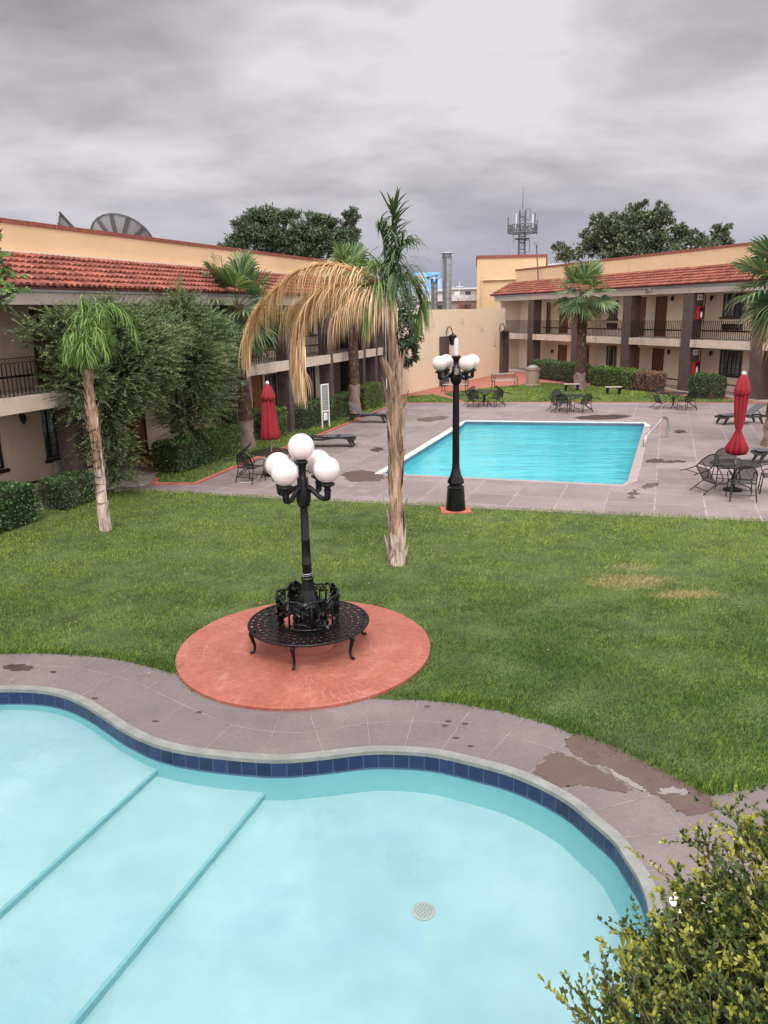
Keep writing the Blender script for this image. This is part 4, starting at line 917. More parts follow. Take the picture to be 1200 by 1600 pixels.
# ------------------------------------------------------------------ garden furniture
def mesh_panel(b, quad, nu, nv, w):
    "woven panel: two sets of flat strips across a quad (p00,p10,p11,p01)"
    q = [Vector(p) for p in quad]
    def at(u, v): return (q[0]*(1-u)+q[1]*u)*(1-v)+(q[3]*(1-u)+q[2]*u)*v
    n = (q[1]-q[0]).cross(q[3]-q[0]).normalized()*0.001
    for i in range(nu):
        u = (i+0.5)/nu; h = w/(q[1]-q[0]).length/2; b.add([at(u-h, 0)+n, at(u+h, 0)+n, at(u+h, 1)+n, at(u-h, 1)+n], [(0, 1, 2, 3)])
    for i in range(nv):
        v = (i+0.5)/nv; h = w/(q[3]-q[0]).length/2; b.add([at(0, v-h), at(0, v+h), at(1, v+h), at(1, v-h)], [(0, 1, 2, 3)])
def make_chair():
    # origin: midpoint between the front feet; +y is the way the sitter faces
    t = thing('garden_chair', 'x', 'chair', (0, 0, 0), 0, 'iron mesh chairs round the terrace tables')
    w = 0.275; R = 0.0125
    b = MB(); mesh_panel(b, [(-w+0.02, -0.50, 0.43), (w-0.02, -0.50, 0.43), (w-0.02, -0.04, 0.44), (-w+0.02, -0.04, 0.44)], 20, 20, 0.012)
    b.tube([(-w, -0.50, 0.43), (w, -0.50, 0.43), (w, -0.04, 0.44), (-w, -0.04, 0.44), (-w, -0.50, 0.43)], R, 6); b.build('seat', M['ironmesh'], t, world=False)
    # arched back, leaning slightly backwards
    def back(u, z): return Vector((u, -0.50-0.10*(z-0.43)/0.45, z))
    arch = [back(-w, 0.43), back(-w, 0.60)]+[back(-w*math.cos(math.pi*i/12), 0.66+0.24*math.sin(math.pi*i/12)) for i in range(13)]+[back(w, 0.60), back(w, 0.43)]
    MB().tube(arch, R*1.15, 6).build('back_frame', M['iron'], t, smooth=True, world=False)
    b = MB(); ns = 18
    for i in range(ns):
        u = -w+0.02+(2*w-0.04)*(i+0.5)/ns; zt = 0.66+0.24*math.sqrt(max(0, 1-(u/w)**2)); h = 0.006
        b.add([back(u-h, 0.52), back(u+h, 0.52), back(u+h, zt), back(u-h, zt)], [(0, 1, 2, 3)])
    for i in range(16):
        z = 0.53+0.36*i/15; uu = w-0.012 if z < 0.66 else w*math.sqrt(max(0.0, 1-((z-0.66)/0.24)**2))
        b.add([back(-uu, z-0.006), back(uu, z-0.006), back(uu, z+0.006), back(-uu, z+0.006)], [(0, 1, 2, 3)])
    b.tube([back(-w, 0.52), back(w, 0.52)], R*0.8, 5); b.build('backrest', M['ironmesh'], t, world=False)
    for s in (-1, 1):
        MB().tube([(s*w, -0.50, 0.43), (s*(w+0.015), -0.56, 0.20), (s*(w+0.03), -0.64, 0.0)], R*1.1, 6).build('leg', M['iron'], t, smooth=True, world=False)
        MB().tube([(s*w, -0.04, 0.44), (s*(w+0.01), -0.02, 0.22), (s*(w+0.02), 0.0, 0.0)], R*1.1, 6).build('leg', M['iron'], t, smooth=True, world=False)
        MB().tube(spline3([back(s*w, 0.62), Vector((s*(w+0.03), -0.35, 0.66)), Vector((s*(w+0.035), -0.12, 0.66)), Vector((s*(w+0.03), -0.02, 0.60)), Vector((s*(w+0.02), -0.05, 0.50)), Vector((s*w, -0.08, 0.44))], 4), R, 6).build('armrest', M['iron'], t, smooth=True, world=False)
    MB().tube([(-w-0.015, -0.56, 0.16), (w+0.015, -0.56, 0.16)], R*0.8, 5).tube([(-w-0.015, -0.012, 0.16), (w+0.015, -0.012, 0.16)], R*0.8, 5).build('stretcher', M['iron'], t, world=False)
    return t
def make_table():
    t = thing('garden_table', 'x', 'table', (0, 0, 0), 0, 'round iron mesh tables on the terrace')
    b = MB(); r = 0.60; z = 0.72
    n = 40
    for i in range(n):
        u = -r+2*r*(i+0.5)/n; h = math.sqrt(max(0, r*r-u*u)); q = 0.0095
        b.add([(u-q, -h, z), (u+q, -h, z), (u+q, h, z), (u-q, h, z)], [(0, 1, 2, 3)]); b.add([(-h, u-q, z+0.001), (-h, u+q, z+0.001), (h, u+q, z+0.001), (h, u-q, z+0.001)], [(0, 1, 2, 3)])
    b.tube([(r*math.cos(2*math.pi*i/40), r*math.sin(2*math.pi*i/40), z-0.008) for i in range(41)], 0.018, 6, False); b.build('tabletop', M['ironmesh'], t, world=False)
    for k in range(4):
        a = math.pi/4+k*math.pi/2; c, s = math.cos(a), math.sin(a)
        P = [Vector((0.42*c, 0.42*s, 0.70)), Vector((0.24*c, 0.24*s, 0.62)), Vector((0.05*c, 0.05*s, 0.42)), Vector((0.14*c, 0.14*s, 0.20)), Vector((0.36*c, 0.36*s, 0.12)), Vector((0.46*c, 0.46*s, 0.0))]
        MB().tube(spline3(P, 5), 0.014, 6).build('leg', M['iron'], t, smooth=True, world=False)
    MB().lathe([(0.028, 0.10), (0.028, 0.55)], 10).build('umbrella_socket', M['iron'], t, world=False)
    return t
chair0 = make_chair(); table0 = make_table(); used = {'c': False, 't': False}
def place(kind, loc, rot, label):
    src = chair0 if kind == 'c' else table0
    if not used[kind]:
        used[kind] = True; src.location = loc; src.rotation_euler = rot; src['label'] = label; return src
    return dup(src, loc, rot, label)
TIP = rad(60)
def chair(tc, az, label, r=1.07, tip=TIP, dz=0.0):
    "tipped forward so that its back rests on the table; az = direction from the table to the chair"
    a = rad(az); x, y = tc[0]+r*math.cos(a), tc[1]+r*math.sin(a)
    place('c', (x, y, 0.012+dz), (-tip, 0, a+math.pi/2), label)
def table(tc, rz, label): place('t', (tc[0], tc[1], 0.0), (0, 0, rz), label)
def umbrella(c, h0, h1, label, tied, wmax, tilt=0.0):
    t = thing('patio_umbrella', label, 'umbrella', (c[0], c[1], 0), 0, 'closed red umbrellas standing in the tables')
    MB().lathe([(0.022, 0.02), (0.022, h1)], 10, (c[0], c[1], 0)).build('pole', M['galv'], t)
    MB().lathe([(0.24, 0.0), (0.24, 0.04), (0.10, 0.08), (0.04, 0.10), (0.035, 0.30)], 18, (c[0], c[1], 0.002)).build('base', M['iron'], t)
    MB().sphere((c[0], c[1], h1+0.05), 0.055, 12, 8).build('finial', M['white'], t, smooth=True)
    def cloth(prof, name, folds, amp, ph=0.0):
        b = MB(); n = 64; vs = []
        for (r, z) in prof:
            for j in range(n):
                a = 2*math.pi*j/n; k = 1+amp*math.cos(folds*a+ph+0.5*math.sin(3*a))+0.4*amp*math.sin(2*a+z*3); vs.append((c[0]+r*k*math.cos(a), c[1]+r*k*math.sin(a), z))
        m = len(prof); b.add(vs, [(i*n+j, i*n+(j+1) % n, (i+1)*n+(j+1) % n, (i+1)*n+j) for i in range(m-1) for j in range(n)]); return b.build(name, M['red'], t, smooth=True)
    H = h1-h0
    if tied:
        cloth([(0.03, h1+0.02), (0.10, h1-0.12), (wmax*0.62, h1-H*0.20), (wmax*0.56, h1-H*0.40), (wmax*0.46, h1-H*0.58), (wmax*0.26, h1-H*0.70), (wmax*0.55, h1-H*0.80), (wmax*0.98, h1-H*0.93), (wmax*0.80, h1-H*1.0), (wmax*0.35, h1-H*1.02)], 'canopy', 9, 0.2)
        MB().lathe([(wmax*0.30, h1-H*0.71), (wmax*0.30, h1-H*0.685)], 14, (c[0], c[1], 0)).build('tie', M['red'], t)
        cloth([(0.035, h1+0.03), (0.12, h1-0.10), (wmax*0.66, h1-H*0.16), (wmax*0.80, h1-H*0.235), (wmax*0.70, h1-H*0.24)], 'top_flap', 7, 0.12, 1.0)
    else:
        cloth([(0.03, h1+0.02), (0.10, h1-0.10), (wmax*0.55, h1-H*0.3), (wmax*0.72, h1-H*0.55), (wmax*0.92, h1-H*0.85), (wmax*1.0, h1-H*0.97), (wmax*0.85, h1-H*1.0), (wmax*0.4, h1-H*1.01)], 'canopy', 9, 0.17)
        cloth([(0.035, h1+0.03), (0.12, h1-0.10), (wmax*0.66, h1-H*0.20), (wmax*0.74, h1-H*0.27), (wmax*0.62, h1-H*0.275)], 'top_flap', 7, 0.12, 1.0)
TD = G(1149, 724, 0.72)
table(TD, 0.3, 'round black table under the closed red umbrella on the right')
umbrella(TD, 0.98, 2.98, 'closed red umbrella with a tied waist in the right hand table', True, 0.245)
chair(TD, 192, 'tipped iron chair on the pool side of the right umbrella table')
chair(TD, 256, 'upright iron chair nearest the camera at the right umbrella table', 0.72, 0.0)
chair(TD, 338, 'upright iron chair at the right frame edge beside the right umbrella table', 0.62, 0.0)
chair(TD, 78, 'iron chair behind the right umbrella table with its arched back above the top', 0.62, 0.0)
TE = G(424, 706, 0.72)
table(TE, 0.1, 'round black table under the closed red umbrella on the left')
umbrella(TE, 1.12, 2.72, 'closed red umbrella hanging straight in the left hand table', False, 0.275)
chair(TE, 185, 'tipped iron chair standing half on the verge at the left umbrella table')
chair(TE, 240, 'upright iron chair in front of the left umbrella table', 0.72, 0.0)
chair(TE, 20, 'tipped iron chair on the pool side of the left umbrella table', 1.12)
TA = G(757, 611, 0.72)
table(TA, 0.0, 'round table beside the far edge of the pool terrace, in front of the slatted benches')
for az, lb in ((200, 'tipped chair on the left of the table in front of the slatted benches'), (235, 'upright chair with its back to the pool at the table before the benches'), (300, 'upright chair on the near right of the table before the benches'), (10, 'tipped chair on the right of the table before the benches')): chair(TA, az, lb, *((0.62, 0.0) if 'upright' in lb else ()))
TB = G(891, 618, 0.72)
table(TB, 0.5, 'round table behind the middle of the far pool, before the palm')
for az, lb in ((190, 'tipped chair left of the table before the palm'), (238, 'upright chair at the near left of the table before the palm'), (297, 'upright chair at the near right of the table before the palm'), (350, 'tipped chair right of the table before the palm'), (110, 'upright chair behind the table before the palm, arch towards the grass')): chair(TB, az, lb, *((0.62, 0.0) if 'upright' in lb else ()))
TC_ = G(1053, 614, 0.72)
table(TC_, 0.2, 'round table without umbrella near the two signed pier and the round bush')
for az, lb in ((190, 'tipped chair on the left of the table in front of the signed pier'), (290, 'upright chair at the near side of the table in front of the signed pier'), (345, 'tipped chair on the right of the table in front of the signed pier')): chair(TC_, az, lb, *((0.62, 0.0) if 'upright' in lb else ()))

def lounger(p, hd, label, raised, L=1.95, W_=0.66):
    "p: foot end on the ground, heading in degrees towards the head end"
    t = thing('sun_lounger', label, 'sun lounger', (p[0], p[1], 0), 0, 'dark wicker sun loungers on the terrace')
    fr = Fr(p, hd, 1); z = 0.34; zc = lambda s: z+0.035*math.sin(s/1.25*math.pi)-0.02*math.cos(s*5)
    seg = [i*0.1 for i in range(0, 13)]
    b = MB(); n = len(seg)
    for i in range(n-1):
        a0, a1 = seg[i], seg[i+1]; b.hexa([fr(a0, -W_/2, zc(a0)-0.07), fr(a1, -W_/2, zc(a1)-0.07), fr(a1, W_/2, zc(a1)-0.07), fr(a0, W_/2, zc(a0)-0.07), fr(a0, -W_/2, zc(a0)), fr(a1, -W_/2, zc(a1)), fr(a1, W_/2, zc(a1)), fr(a0, W_/2, zc(a0))])
    b.box(1.2, L, -W_/2, -W_/2+0.06, z-0.075, z-0.01, fr); b.box(1.2, L, W_/2-0.06, W_/2, z-0.075, z-0.01, fr); b.box(L-0.06, L, -W_/2+0.06, W_/2-0.06, z-0.073, z-0.012, fr)
    b.build('frame', M['wicker'], t)
    c, s_ = math.cos(raised), math.sin(raised); Lb_ = 0.76
    b = MB()
    def bk(u, w, h): return fr(1.2+u*c-h*s_, w, z+u*s_+h*c)
    b.hexa([bk(0, -W_/2+0.065, 0), bk(Lb_, -W_/2+0.065, 0), bk(Lb_, W_/2-0.065, 0), bk(0, W_/2-0.065, 0), bk(0, -W_/2+0.065, 0.03), bk(Lb_, -W_/2+0.065, 0.03), bk(Lb_, W_/2-0.065, 0.03), bk(0, W_/2-0.065, 0.03)])
    b.build('backrest', M['sling'] if raised > 0.2 else M['wicker'], t)
    b = MB(); b.box(0.05, 1.18, -W_/2+0.05, W_/2-0.05, z+0.045, z+0.052, fr); b.build('seat', M['sling'], t)
    if raised > 0.2: MB().tube([bk(Lb_*0.6, 0, 0), fr(L-0.08, 0, z-0.04)], 0.015, 6).build('prop', M['iron'], t)
    for s0, k in ((0.22, -0.14), (L-0.35, 0.14)):
        for w in (-W_/2+0.05, W_/2-0.05):
            q = MB(); q.hexa([fr(s0+k-0.03, w-0.03, 0), fr(s0+k+0.03, w-0.03, 0), fr(s0+k+0.03, w+0.03, 0), fr(s0+k-0.03, w+0.03, 0), fr(s0-0.05, w-0.035, z-0.06), fr(s0+0.07, w-0.035, z-0.06), fr(s0+0.07, w+0.035, z-0.06), fr(s0-0.05, w+0.035, z-0.06)]); q.build('leg', M['wicker'], t)
lounger(G(607, 660), -78, 'sun lounger with its grey backrest raised, on the left terrace by the palm', rad(42))
lounger(G(556, 697), -86, 'flat dark sun lounger behind the five globe lamp', 0.03)
lounger(G(1122, 663), 84, 'flat dark sun lounger behind the right hand red umbrella', rad(35))
lounger(G(1176, 722), 100, 'grey sun lounger cut by the right frame edge, behind the near table', 0.03)
# wooden slat benches with iron ends
def slat_bench(c, rz, label):
    t = thing('garden_bench', label, 'bench', (c[0], c[1], 0), rz, 'slatted benches at the cream wall')
    w = 0.72
    b = MB()
    for i in range(4): y = -0.02+0.12*i; b.box(-w, w, y, y+0.09, 0.42, 0.45)
    b.build('seat', M['offwhite'], t, world=False)
    b = MB(); b.box(-w, w, 0.47, 0.50, 0.80, 0.88); b.box(-w, w, 0.45, 0.48, 0.50, 0.54)
    b.build('back_rail', M['offwhite'], t, world=False)
    b = MB()
    for i in range(10):
        x = -w+0.1+i*(2*w-0.2)/9; b.tube([(x-0.05, 0.47, 0.54), (x+0.05, 0.48, 0.67), (x-0.05, 0.49, 0.80)], 0.012, 5); b.tube([(x+0.05, 0.47, 0.54), (x-0.05, 0.48, 0.67), (x+0.05, 0.49, 0.80)], 0.012, 5)
    b.build('back_scrollwork', M['iron'], t, world=False)
    for s in (-w-0.02, w+0.02):
        b = MB(); b.tube(spline3([Vector((s, -0.06, 0)), Vector((s, -0.02, 0.2)), Vector((s, -0.05, 0.42)), Vector((s, 0.2, 0.40)), Vector((s, 0.44, 0.43)), Vector((s, 0.50, 0.88))], 4), 0.022, 6)
        b.tube(spline3([Vector((s, 0.44, 0.42)), Vector((s, 0.42, 0.2)), Vector((s, 0.52, 0))], 4), 0.022, 6); b.tube(spline3([Vector((s, 0.48, 0.66)), Vector((s, 0.2, 0.68)), Vector((s, -0.06, 0.64)), Vector((s, -0.06, 0.44))], 4), 0.02, 6); b.build('end_frame', M['iron'], t, world=False)
slat_bench(G(709, 613), rad(-25), 'slatted bench half hidden behind the four globe lamp')
slat_bench(G(790, 606), rad(12), 'slatted bench at the right end of the cream wall')
for p, lb in (((893, 611), 'low backless bench left of the right wing palm'), ((958, 616), 'low backless bench right of the right wing palm')):
    c = G(*p); t = thing('low_bench', lb, 'bench', c, rad(-10), 'low benches before the hedges'); MB().box(-0.45, 0.45, -0.18, 0.18, 0.38, 0.43).build('seat', M['offwhite'], t, world=False)
    for s in (-0.33, 0.33): MB().hexa([(s-0.05, -0.14, 0), (s+0.05, -0.14, 0), (s+0.05, 0.14, 0), (s-0.05, 0.14, 0), (s-0.09, -0.16, 0.379), (s+0.09, -0.16, 0.379), (s+0.09, 0.16, 0.379), (s-0.09, 0.16, 0.379)]).build('leg', M['iron'], t, world=False)
for p, lb, k in (((832, 603), 'beige cylindrical litter bin with a dark domed lid before the right hedge', 1.0), ((607, 618), 'beige litter bin at the end of the left wing, partly behind the palm trunk', 0.85)):
    c = G(*p); t = thing('litter_bin', lb, 'bin', c, 0, 'beige litter bins')
    MB().lathe([(0.46*k, 0), (0.46*k, 0.10), (0.40*k, 0.12), (0.40*k, 1.0*k), (0.44*k, 1.02*k), (0.44*k, 1.10*k), (0.36*k, 1.12*k)], 24, c).build('body', M['beige'], t, smooth=False)
    MB().lathe([(0.40*k, 1.121*k), (0.38*k, 1.17*k), (0.22*k, 1.28*k), (0.05*k, 1.32*k)], 20, c).build('lid', M['grey'], t, smooth=True)
# notice board on two posts
nb = thing('notice_board', 'white framed grey notice board on two posts by the left hedges', 'sign', G(508, 669)); a, b = G(504, 670), G(515, 668); ax = (b-a)
ax2 = Vector((ax.x, ax.y, 0)); wv = ax2.normalized()*0.42; a = Vector((a.x, a.y, 0)); b = a+wv; nrm = Vector((wv.y, -wv.x, 0)).normalized()
def nbx(p, q, z0, z1, th): 
    n = nrm*th/2; return MB().hexa([p-n+Vector((0, 0, z0)), q-n+Vector((0, 0, z0)), q+n+Vector((0, 0, z0)), p+n+Vector((0, 0, z0)), p-n+Vector((0, 0, z1)), q-n+Vector((0, 0, z1)), q+n+Vector((0, 0, z1)), p+n+Vector((0, 0, z1))])
u = wv.normalized()
nbx(a-u*0.025, a+u*0.025, 0, 1.86, 0.05).build('post', M['white'], nb); nbx(b-u*0.025, b+u*0.025, 0, 1.86, 0.05).build('post', M['white'], nb)
nbx(a+u*0.026, b-u*0.026, 0.76, 1.81, 0.03).build('panel', M['grey'], nb); nbx(a+u*0.026, b-u*0.026, 1.81, 1.86, 0.045).build('frame', M['white'], nb); nbx(a+u*0.026, b-u*0.026, 0.70, 0.76, 0.045).build('frame', M['white'], nb)
nbx(a+u*0.10, b-u*0.10, 0.34, 0.66, 0.02).build('small_notice', M['white'], nb)
ln = MB()
for i in range(11):
    z = 0.82+i*0.085; q = nbx(a+u*0.07, b-u*random.uniform(0.07, 0.14), z, z+0.018, 0.036); ln.add(q.v, q.f)
ln.build('text_lines', M['acwhite'], nb)
# pool skimmer lid in the near deck
c = G(1075, 1413); t = thing('skimmer_lid', 'round white skimmer lid in the paving under the foreground shrub', 'lid', (c.x, c.y, 0)); MB().lathe([(0.145, 0.0015), (0.145, 0.008), (0.13, 0.012), (0.01, 0.012)], 28, (c.x, c.y, 0)).build('lid', M['white'], t)
MB().lathe([(0.018, 0.0121), (0.018, 0.014)], 12, (c.x+0.06, c.y-0.05, 0)).build('finger_hole', M['bframe'], t)
c = G(1122, 1425); t = thing('skimmer_lid', 'pale square cover beside the round lid, under the foreground shrub', 'lid', (c.x, c.y, 0)); MB().box(c.x-0.16, c.x+0.16, c.y-0.12, c.y+0.12, 0.0015, 0.01).build('plate', M['beige'], t)
c = G(400, 752); t = thing('cable', 'loose white cable lying under the left umbrella table', 'cable', (c.x, c.y, 0)); MB().tube(spline3([G(375, 755)+Vector((0, 0, .012)), G(392, 754)+Vector((0, 0, .012)), G(402, 750)+Vector((0, 0, .012)), G(406, 742)+Vector((0, 0, .012))], 5), 0.012, 5).build('cable_run', M['wire'], t)

# ------------------------------------------------------------------ palms
def frond(P, n, Llen, droop, m_leaf, m_stem, parent, spread=0.9, wleaf=0.022, stem_r=0.018, twist=0.0, tipL=0.35, baseskip=0.12, jit=0.25, stiff=0.35, seg=5, name='frond', hang=0.0):
    "feather frond: stem through P, leaflets in pairs that bend down under their own weight"
    S = spline3([Vector(p) for p in P], 8); k = len(S); arr = np.array([tuple(s) for s in S]); st = MB()
    st.tube(S, [stem_r*(1-0.85*i/k) for i in range(k)], 6)
    fo = st.build(name, m_stem, parent, smooth=True)
    tt = np.linspace(baseskip, 0.995, n); tt = np.repeat(tt, 2); sd_ = np.tile([1, -1], n); tt = np.clip(tt+RNG.normal(0, 0.004, 2*n), 0, 1)
    f = tt*(k-1); i0 = np.clip(f.astype(int), 0, k-2); fr_ = (f-i0)[:, None]; B = arr[i0]*(1-fr_)+arr[i0+1]*fr_; T = unit(arr[i0+1]-arr[i0])
    side = np.cross(T, [0, 0, 1.0]); ln = np.linalg.norm(side, axis=1); side[ln < 0.15] = [0.0, 1.0, 0.0]; side = unit(side)
    up = np.cross(side, T); D = unit(side*sd_[:, None]*spread+T*(0.55)+up*0.35+RNG.normal(0, jit, (2*n, 3))*0.5)
    L = Llen*(np.sin(np.pi*np.clip(tt*0.86+0.12, 0, 1))**0.6*(1-tipL)+tipL)*RNG.uniform(0.55, 1.15, 2*n)
    N = 2*n; pos = B.copy(); d = D.copy(); Vs = []
    for j in range(seg+1):
        u = j/seg; w = wleaf*(math.sin(math.pi*(0.12+0.88*u)) if u < 1 else 0.0)
        w = wleaf*max(0.04, math.sin(math.pi*(0.15+0.85*u)))
        s = unit(np.cross(d, [0.0, 0, 1.0])+1e-3)
        Vs.append(pos+s*w/2); Vs.append(pos-s*w/2)
        g = droop*(0.3+u*1.3)*RNG.uniform(0.7, 1.3, N)[:, None]
        d = unit(d+np.array([0, 0, -1.0])*g+RNG.normal(0, 0.05, (N, 3))); pos = pos+d*(L/seg)[:, None]
    V = np.stack(Vs, 1).reshape(-1, 3); base = np.arange(N)[:, None]*(2*(seg+1)); q = np.arange(seg)[None, :]*2
    F = np.stack([base+q, base+q+1, base+q+3, base+q+2], -1).reshape(-1, 4)
    npmesh('leaflets', V, F, m_leaf, fo); return fo
def shaggy(parent, pts, rads, m, name, n=60, flare=0.05, size=(0.35, 0.06), rng_t=(0, 1)):
    "trunk wrapped in torn sheaths"
    S = spline3([Vector(p) for p in pts], 5); k = len(S)
    R = np.interp(np.linspace(0, 1, k), np.linspace(0, 1, len(rads)), rads)
    b = MB(); vs = []; nsec = 14
    rows = []
    for i in range(k):
        for j in range(nsec):
            a = 2*math.pi*j/nsec; r = R[i]*(1+0.10*math.sin(3*a+i*0.9)+0.08*random.uniform(-1, 1)); vs.append((S[i].x+r*math.cos(a), S[i].y+r*math.sin(a), S[i].z))
    b.add(vs, [(i*nsec+j, i*nsec+(j+1) % nsec, (i+1)*nsec+(j+1) % nsec, (i+1)*nsec+j) for i in range(k-1) for j in range(nsec)])
    tr = b.build(name, m, parent, smooth=True)
    f = MB()
    for _ in range(n):
        t = random.uniform(*rng_t); q = t*(k-1); i = min(k-2, int(q)); p = S[i].lerp(S[i+1], q-i); r = R[i]; a = random.uniform(0, 2*math.pi); Ls = size[0]*random.uniform(0.4, 1.1); w = size[1]*random.uniform(0.5, 1.6)
        o_ = Vector((math.cos(a), math.sin(a), 0)); s_ = Vector((-math.sin(a), math.cos(a), 0)); sk = random.uniform(-0.35, 0.35); fl = flare*random.uniform(0.1, 1.3)
        z0 = Vector((0, 0, 1)); c0 = p+o_*(r*0.98)-z0*Ls/2; c1 = c0+z0*Ls*0.55+o_*0.012+s_*sk*Ls*0.4; c2 = c0+z0*Ls+o_*fl+s_*sk*Ls
        f.add([c0-s_*w/2, c0+s_*w/2, c1+s_*w*0.45, c1-s_*w*0.45, c2+s_*w*0.12, c2-s_*w*0.12], [(0, 1, 2, 3), (3, 2, 4, 5)])
    f.build('torn_sheath', m, tr); return tr
# tall queen palm in the middle of the lawn
bx, by = 0.235, 14.14
QP = thing('palm_tree', 'tall slim palm in the lawn with a broken crown and hanging dead fronds', 'palm tree', (bx, by, 0))
shaggy(QP, [(bx, by, -0.03), (bx-0.01, by, 0.25), (bx, by, 0.62)], [0.18, 0.14, 0.108], M['fibrepale'], 'root_flare', 40, 0.02, (0.6, 0.10))
shaggy(QP, [(bx, by, 0.60), (bx-0.005, by, 1.5), (bx+0.01, by, 2.6), (bx, by, 3.7)], [0.105, 0.112, 0.118, 0.098], M['fibre'], 'trunk', 120, 0.006, (0.8, 0.085))
shaggy(QP, [(bx, by, 3.68), (bx-0.02, by, 4.2), (bx-0.03, by, 4.9)], [0.108, 0.09, 0.075], M['fibre'], 'crownshaft', 8, 0.02, (0.3, 0.06))
tx, ty = bx-0.03, by
DM, DS = M['deadleaf'], M['deadstem']
frond([(tx, ty, 4.9), (tx-0.35, ty-0.1, 5.25), (tx-0.95, ty-0.15, 5.50), (tx-1.55, ty-0.1, 5.45), (tx-2.15, ty, 5.02), (tx-2.45, ty, 4.62), (tx-2.50, ty, 4.35)], 330, 1.12, 1.35, DM, DS, QP, 0.22, 0.017, 0.03, stiff=0.2, name='dead_frond', jit=0.14, tipL=0.55)
frond([(tx, ty-0.05, 4.85), (tx-0.30, ty-0.3, 5.06), (tx-0.75, ty-0.35, 5.18), (tx-1.25, ty-0.4, 5.02), (tx-1.55, ty-0.4, 4.60), (tx-1.62, ty-0.4, 4.1), (tx-1.58, ty-0.4, 3.7)], 290, 0.95, 1.35, DM, DS, QP, 0.20, 0.017, 0.028, name='dead_frond', jit=0.13, tipL=0.55)
frond([(tx, ty-0.05, 4.85), (tx-0.30, ty-0.3, 5.04), (tx-0.75, ty-0.3, 5.14), (tx-1.22, ty-0.3, 4.98), (tx-1.50, ty-0.3, 4.56), (tx-1.56, ty-0.35, 4.1), (tx-1.52, ty-0.35, 3.6)], 170, 0.75, 1.2, DM, DS, QP, 0.45, 0.017, 0.02, name='dead_frond', jit=0.2, tipL=0.75)
frond([(tx, ty, 4.8), (tx-0.25, ty+0.25, 5.05), (tx-0.7, ty+0.35, 5.22), (tx-1.2, ty+0.4, 5.15), (tx-1.6, ty+0.4, 4.95)], 170, 1.25, 1.4, DM, DS, QP, 0.22, 0.017, 0.025, name='dead_frond', jit=0.15, tipL=0.8)
frond([(tx, ty-0.1, 4.8), (tx-0.2, ty-0.35, 5.0), (tx-0.5, ty-0.45, 5.02), (tx-0.8, ty-0.5, 4.85)], 130, 1.05, 1.5, DM, DS, QP, 0.2, 0.017, 0.022, name='dead_frond', jit=0.15, tipL=0.8)
frond([(tx, ty-0.1, 4.7), (tx-0.12, ty-0.3, 4.85), (tx-0.28, ty-0.4, 4.75)], 60, 0.85, 1.5, DM, DS, QP, 0.2, 0.017, 0.02, name='dead_frond', jit=0.15, tipL=0.8)
QL, QD, PS = M['queenleaf'], M['queendark'], M['petiole']
frond([(tx, ty-0.05, 4.85), (tx-0.25, ty-0.25, 5.1), (tx-0.55, ty-0.3, 5.1), (tx-0.75, ty-0.3, 4.8)], 90, 0.75, 1.0, QL, PS, QP, 0.35, 0.018, 0.022, tipL=0.7)
frond([(tx, ty+0.15, 4.85), (tx-0.15, ty+0.4, 5.3), (tx-0.38, ty+0.6, 5.55), (tx-0.62, ty+0.7, 5.45)], 100, 0.95, 0.7, QL, PS, QP, 0.5, 0.02, 0.02, tipL=0.6)
frond([(tx, ty, 4.8), (tx+0.16, ty+0.2, 5.2), (tx+0.34, ty+0.3, 5.3), (tx+0.50, ty+0.3, 5.0), (tx+0.56, ty+0.3, 4.6)], 100, 0.75, 0.9, QL, PS, QP, 0.35, 0.02, 0.02, tipL=0.5)
frond([(tx, ty, 4.8), (tx-0.15, ty-0.3, 5.15), (tx-0.28, ty-0.45, 5.1), (tx-0.38, ty-0.5, 4.7)], 70, 0.85, 0.9, QL, PS, QP, 0.4, 0.02, 0.02, tipL=0.6)
frond([(tx, ty, 4.85), (tx-0.02, ty, 5.5), (tx+0.02, ty, 5.95), (tx+0.05, ty, 6.3), (tx+0.10, ty, 6.45)], 40, 0.98, 0.13, QD, PS, QP, 0.95, 0.036, 0.020, tipL=0.22, baseskip=0.18, jit=0.3)
frond([(tx, ty, 4.85), (tx-0.10, ty+0.1, 5.4), (tx-0.12, ty+0.1, 5.9), (tx-0.20, ty+0.1, 6.15)], 46, 0.95, 0.38, QD, PS, QP, 0.7, 0.030, 0.016, tipL=0.4)
frond([(tx, ty, 4.85), (tx+0.10, ty-0.1, 5.35), (tx+0.18, ty-0.1, 5.75), (tx+0.30, ty-0.1, 5.85)], 44, 0.90, 0.45, QD, PS, QP, 0.65, 0.030, 0.016, tipL=0.4)
frond([(tx, ty, 4.80), (tx+0.08, ty-0.3, 5.2), (tx+0.10, ty-0.45, 5.35), (tx+0.12, ty-0.55, 5.2)], 50, 0.8, 0.7, QD, PS, QP, 0.5, 0.024, 0.016, tipL=0.5)
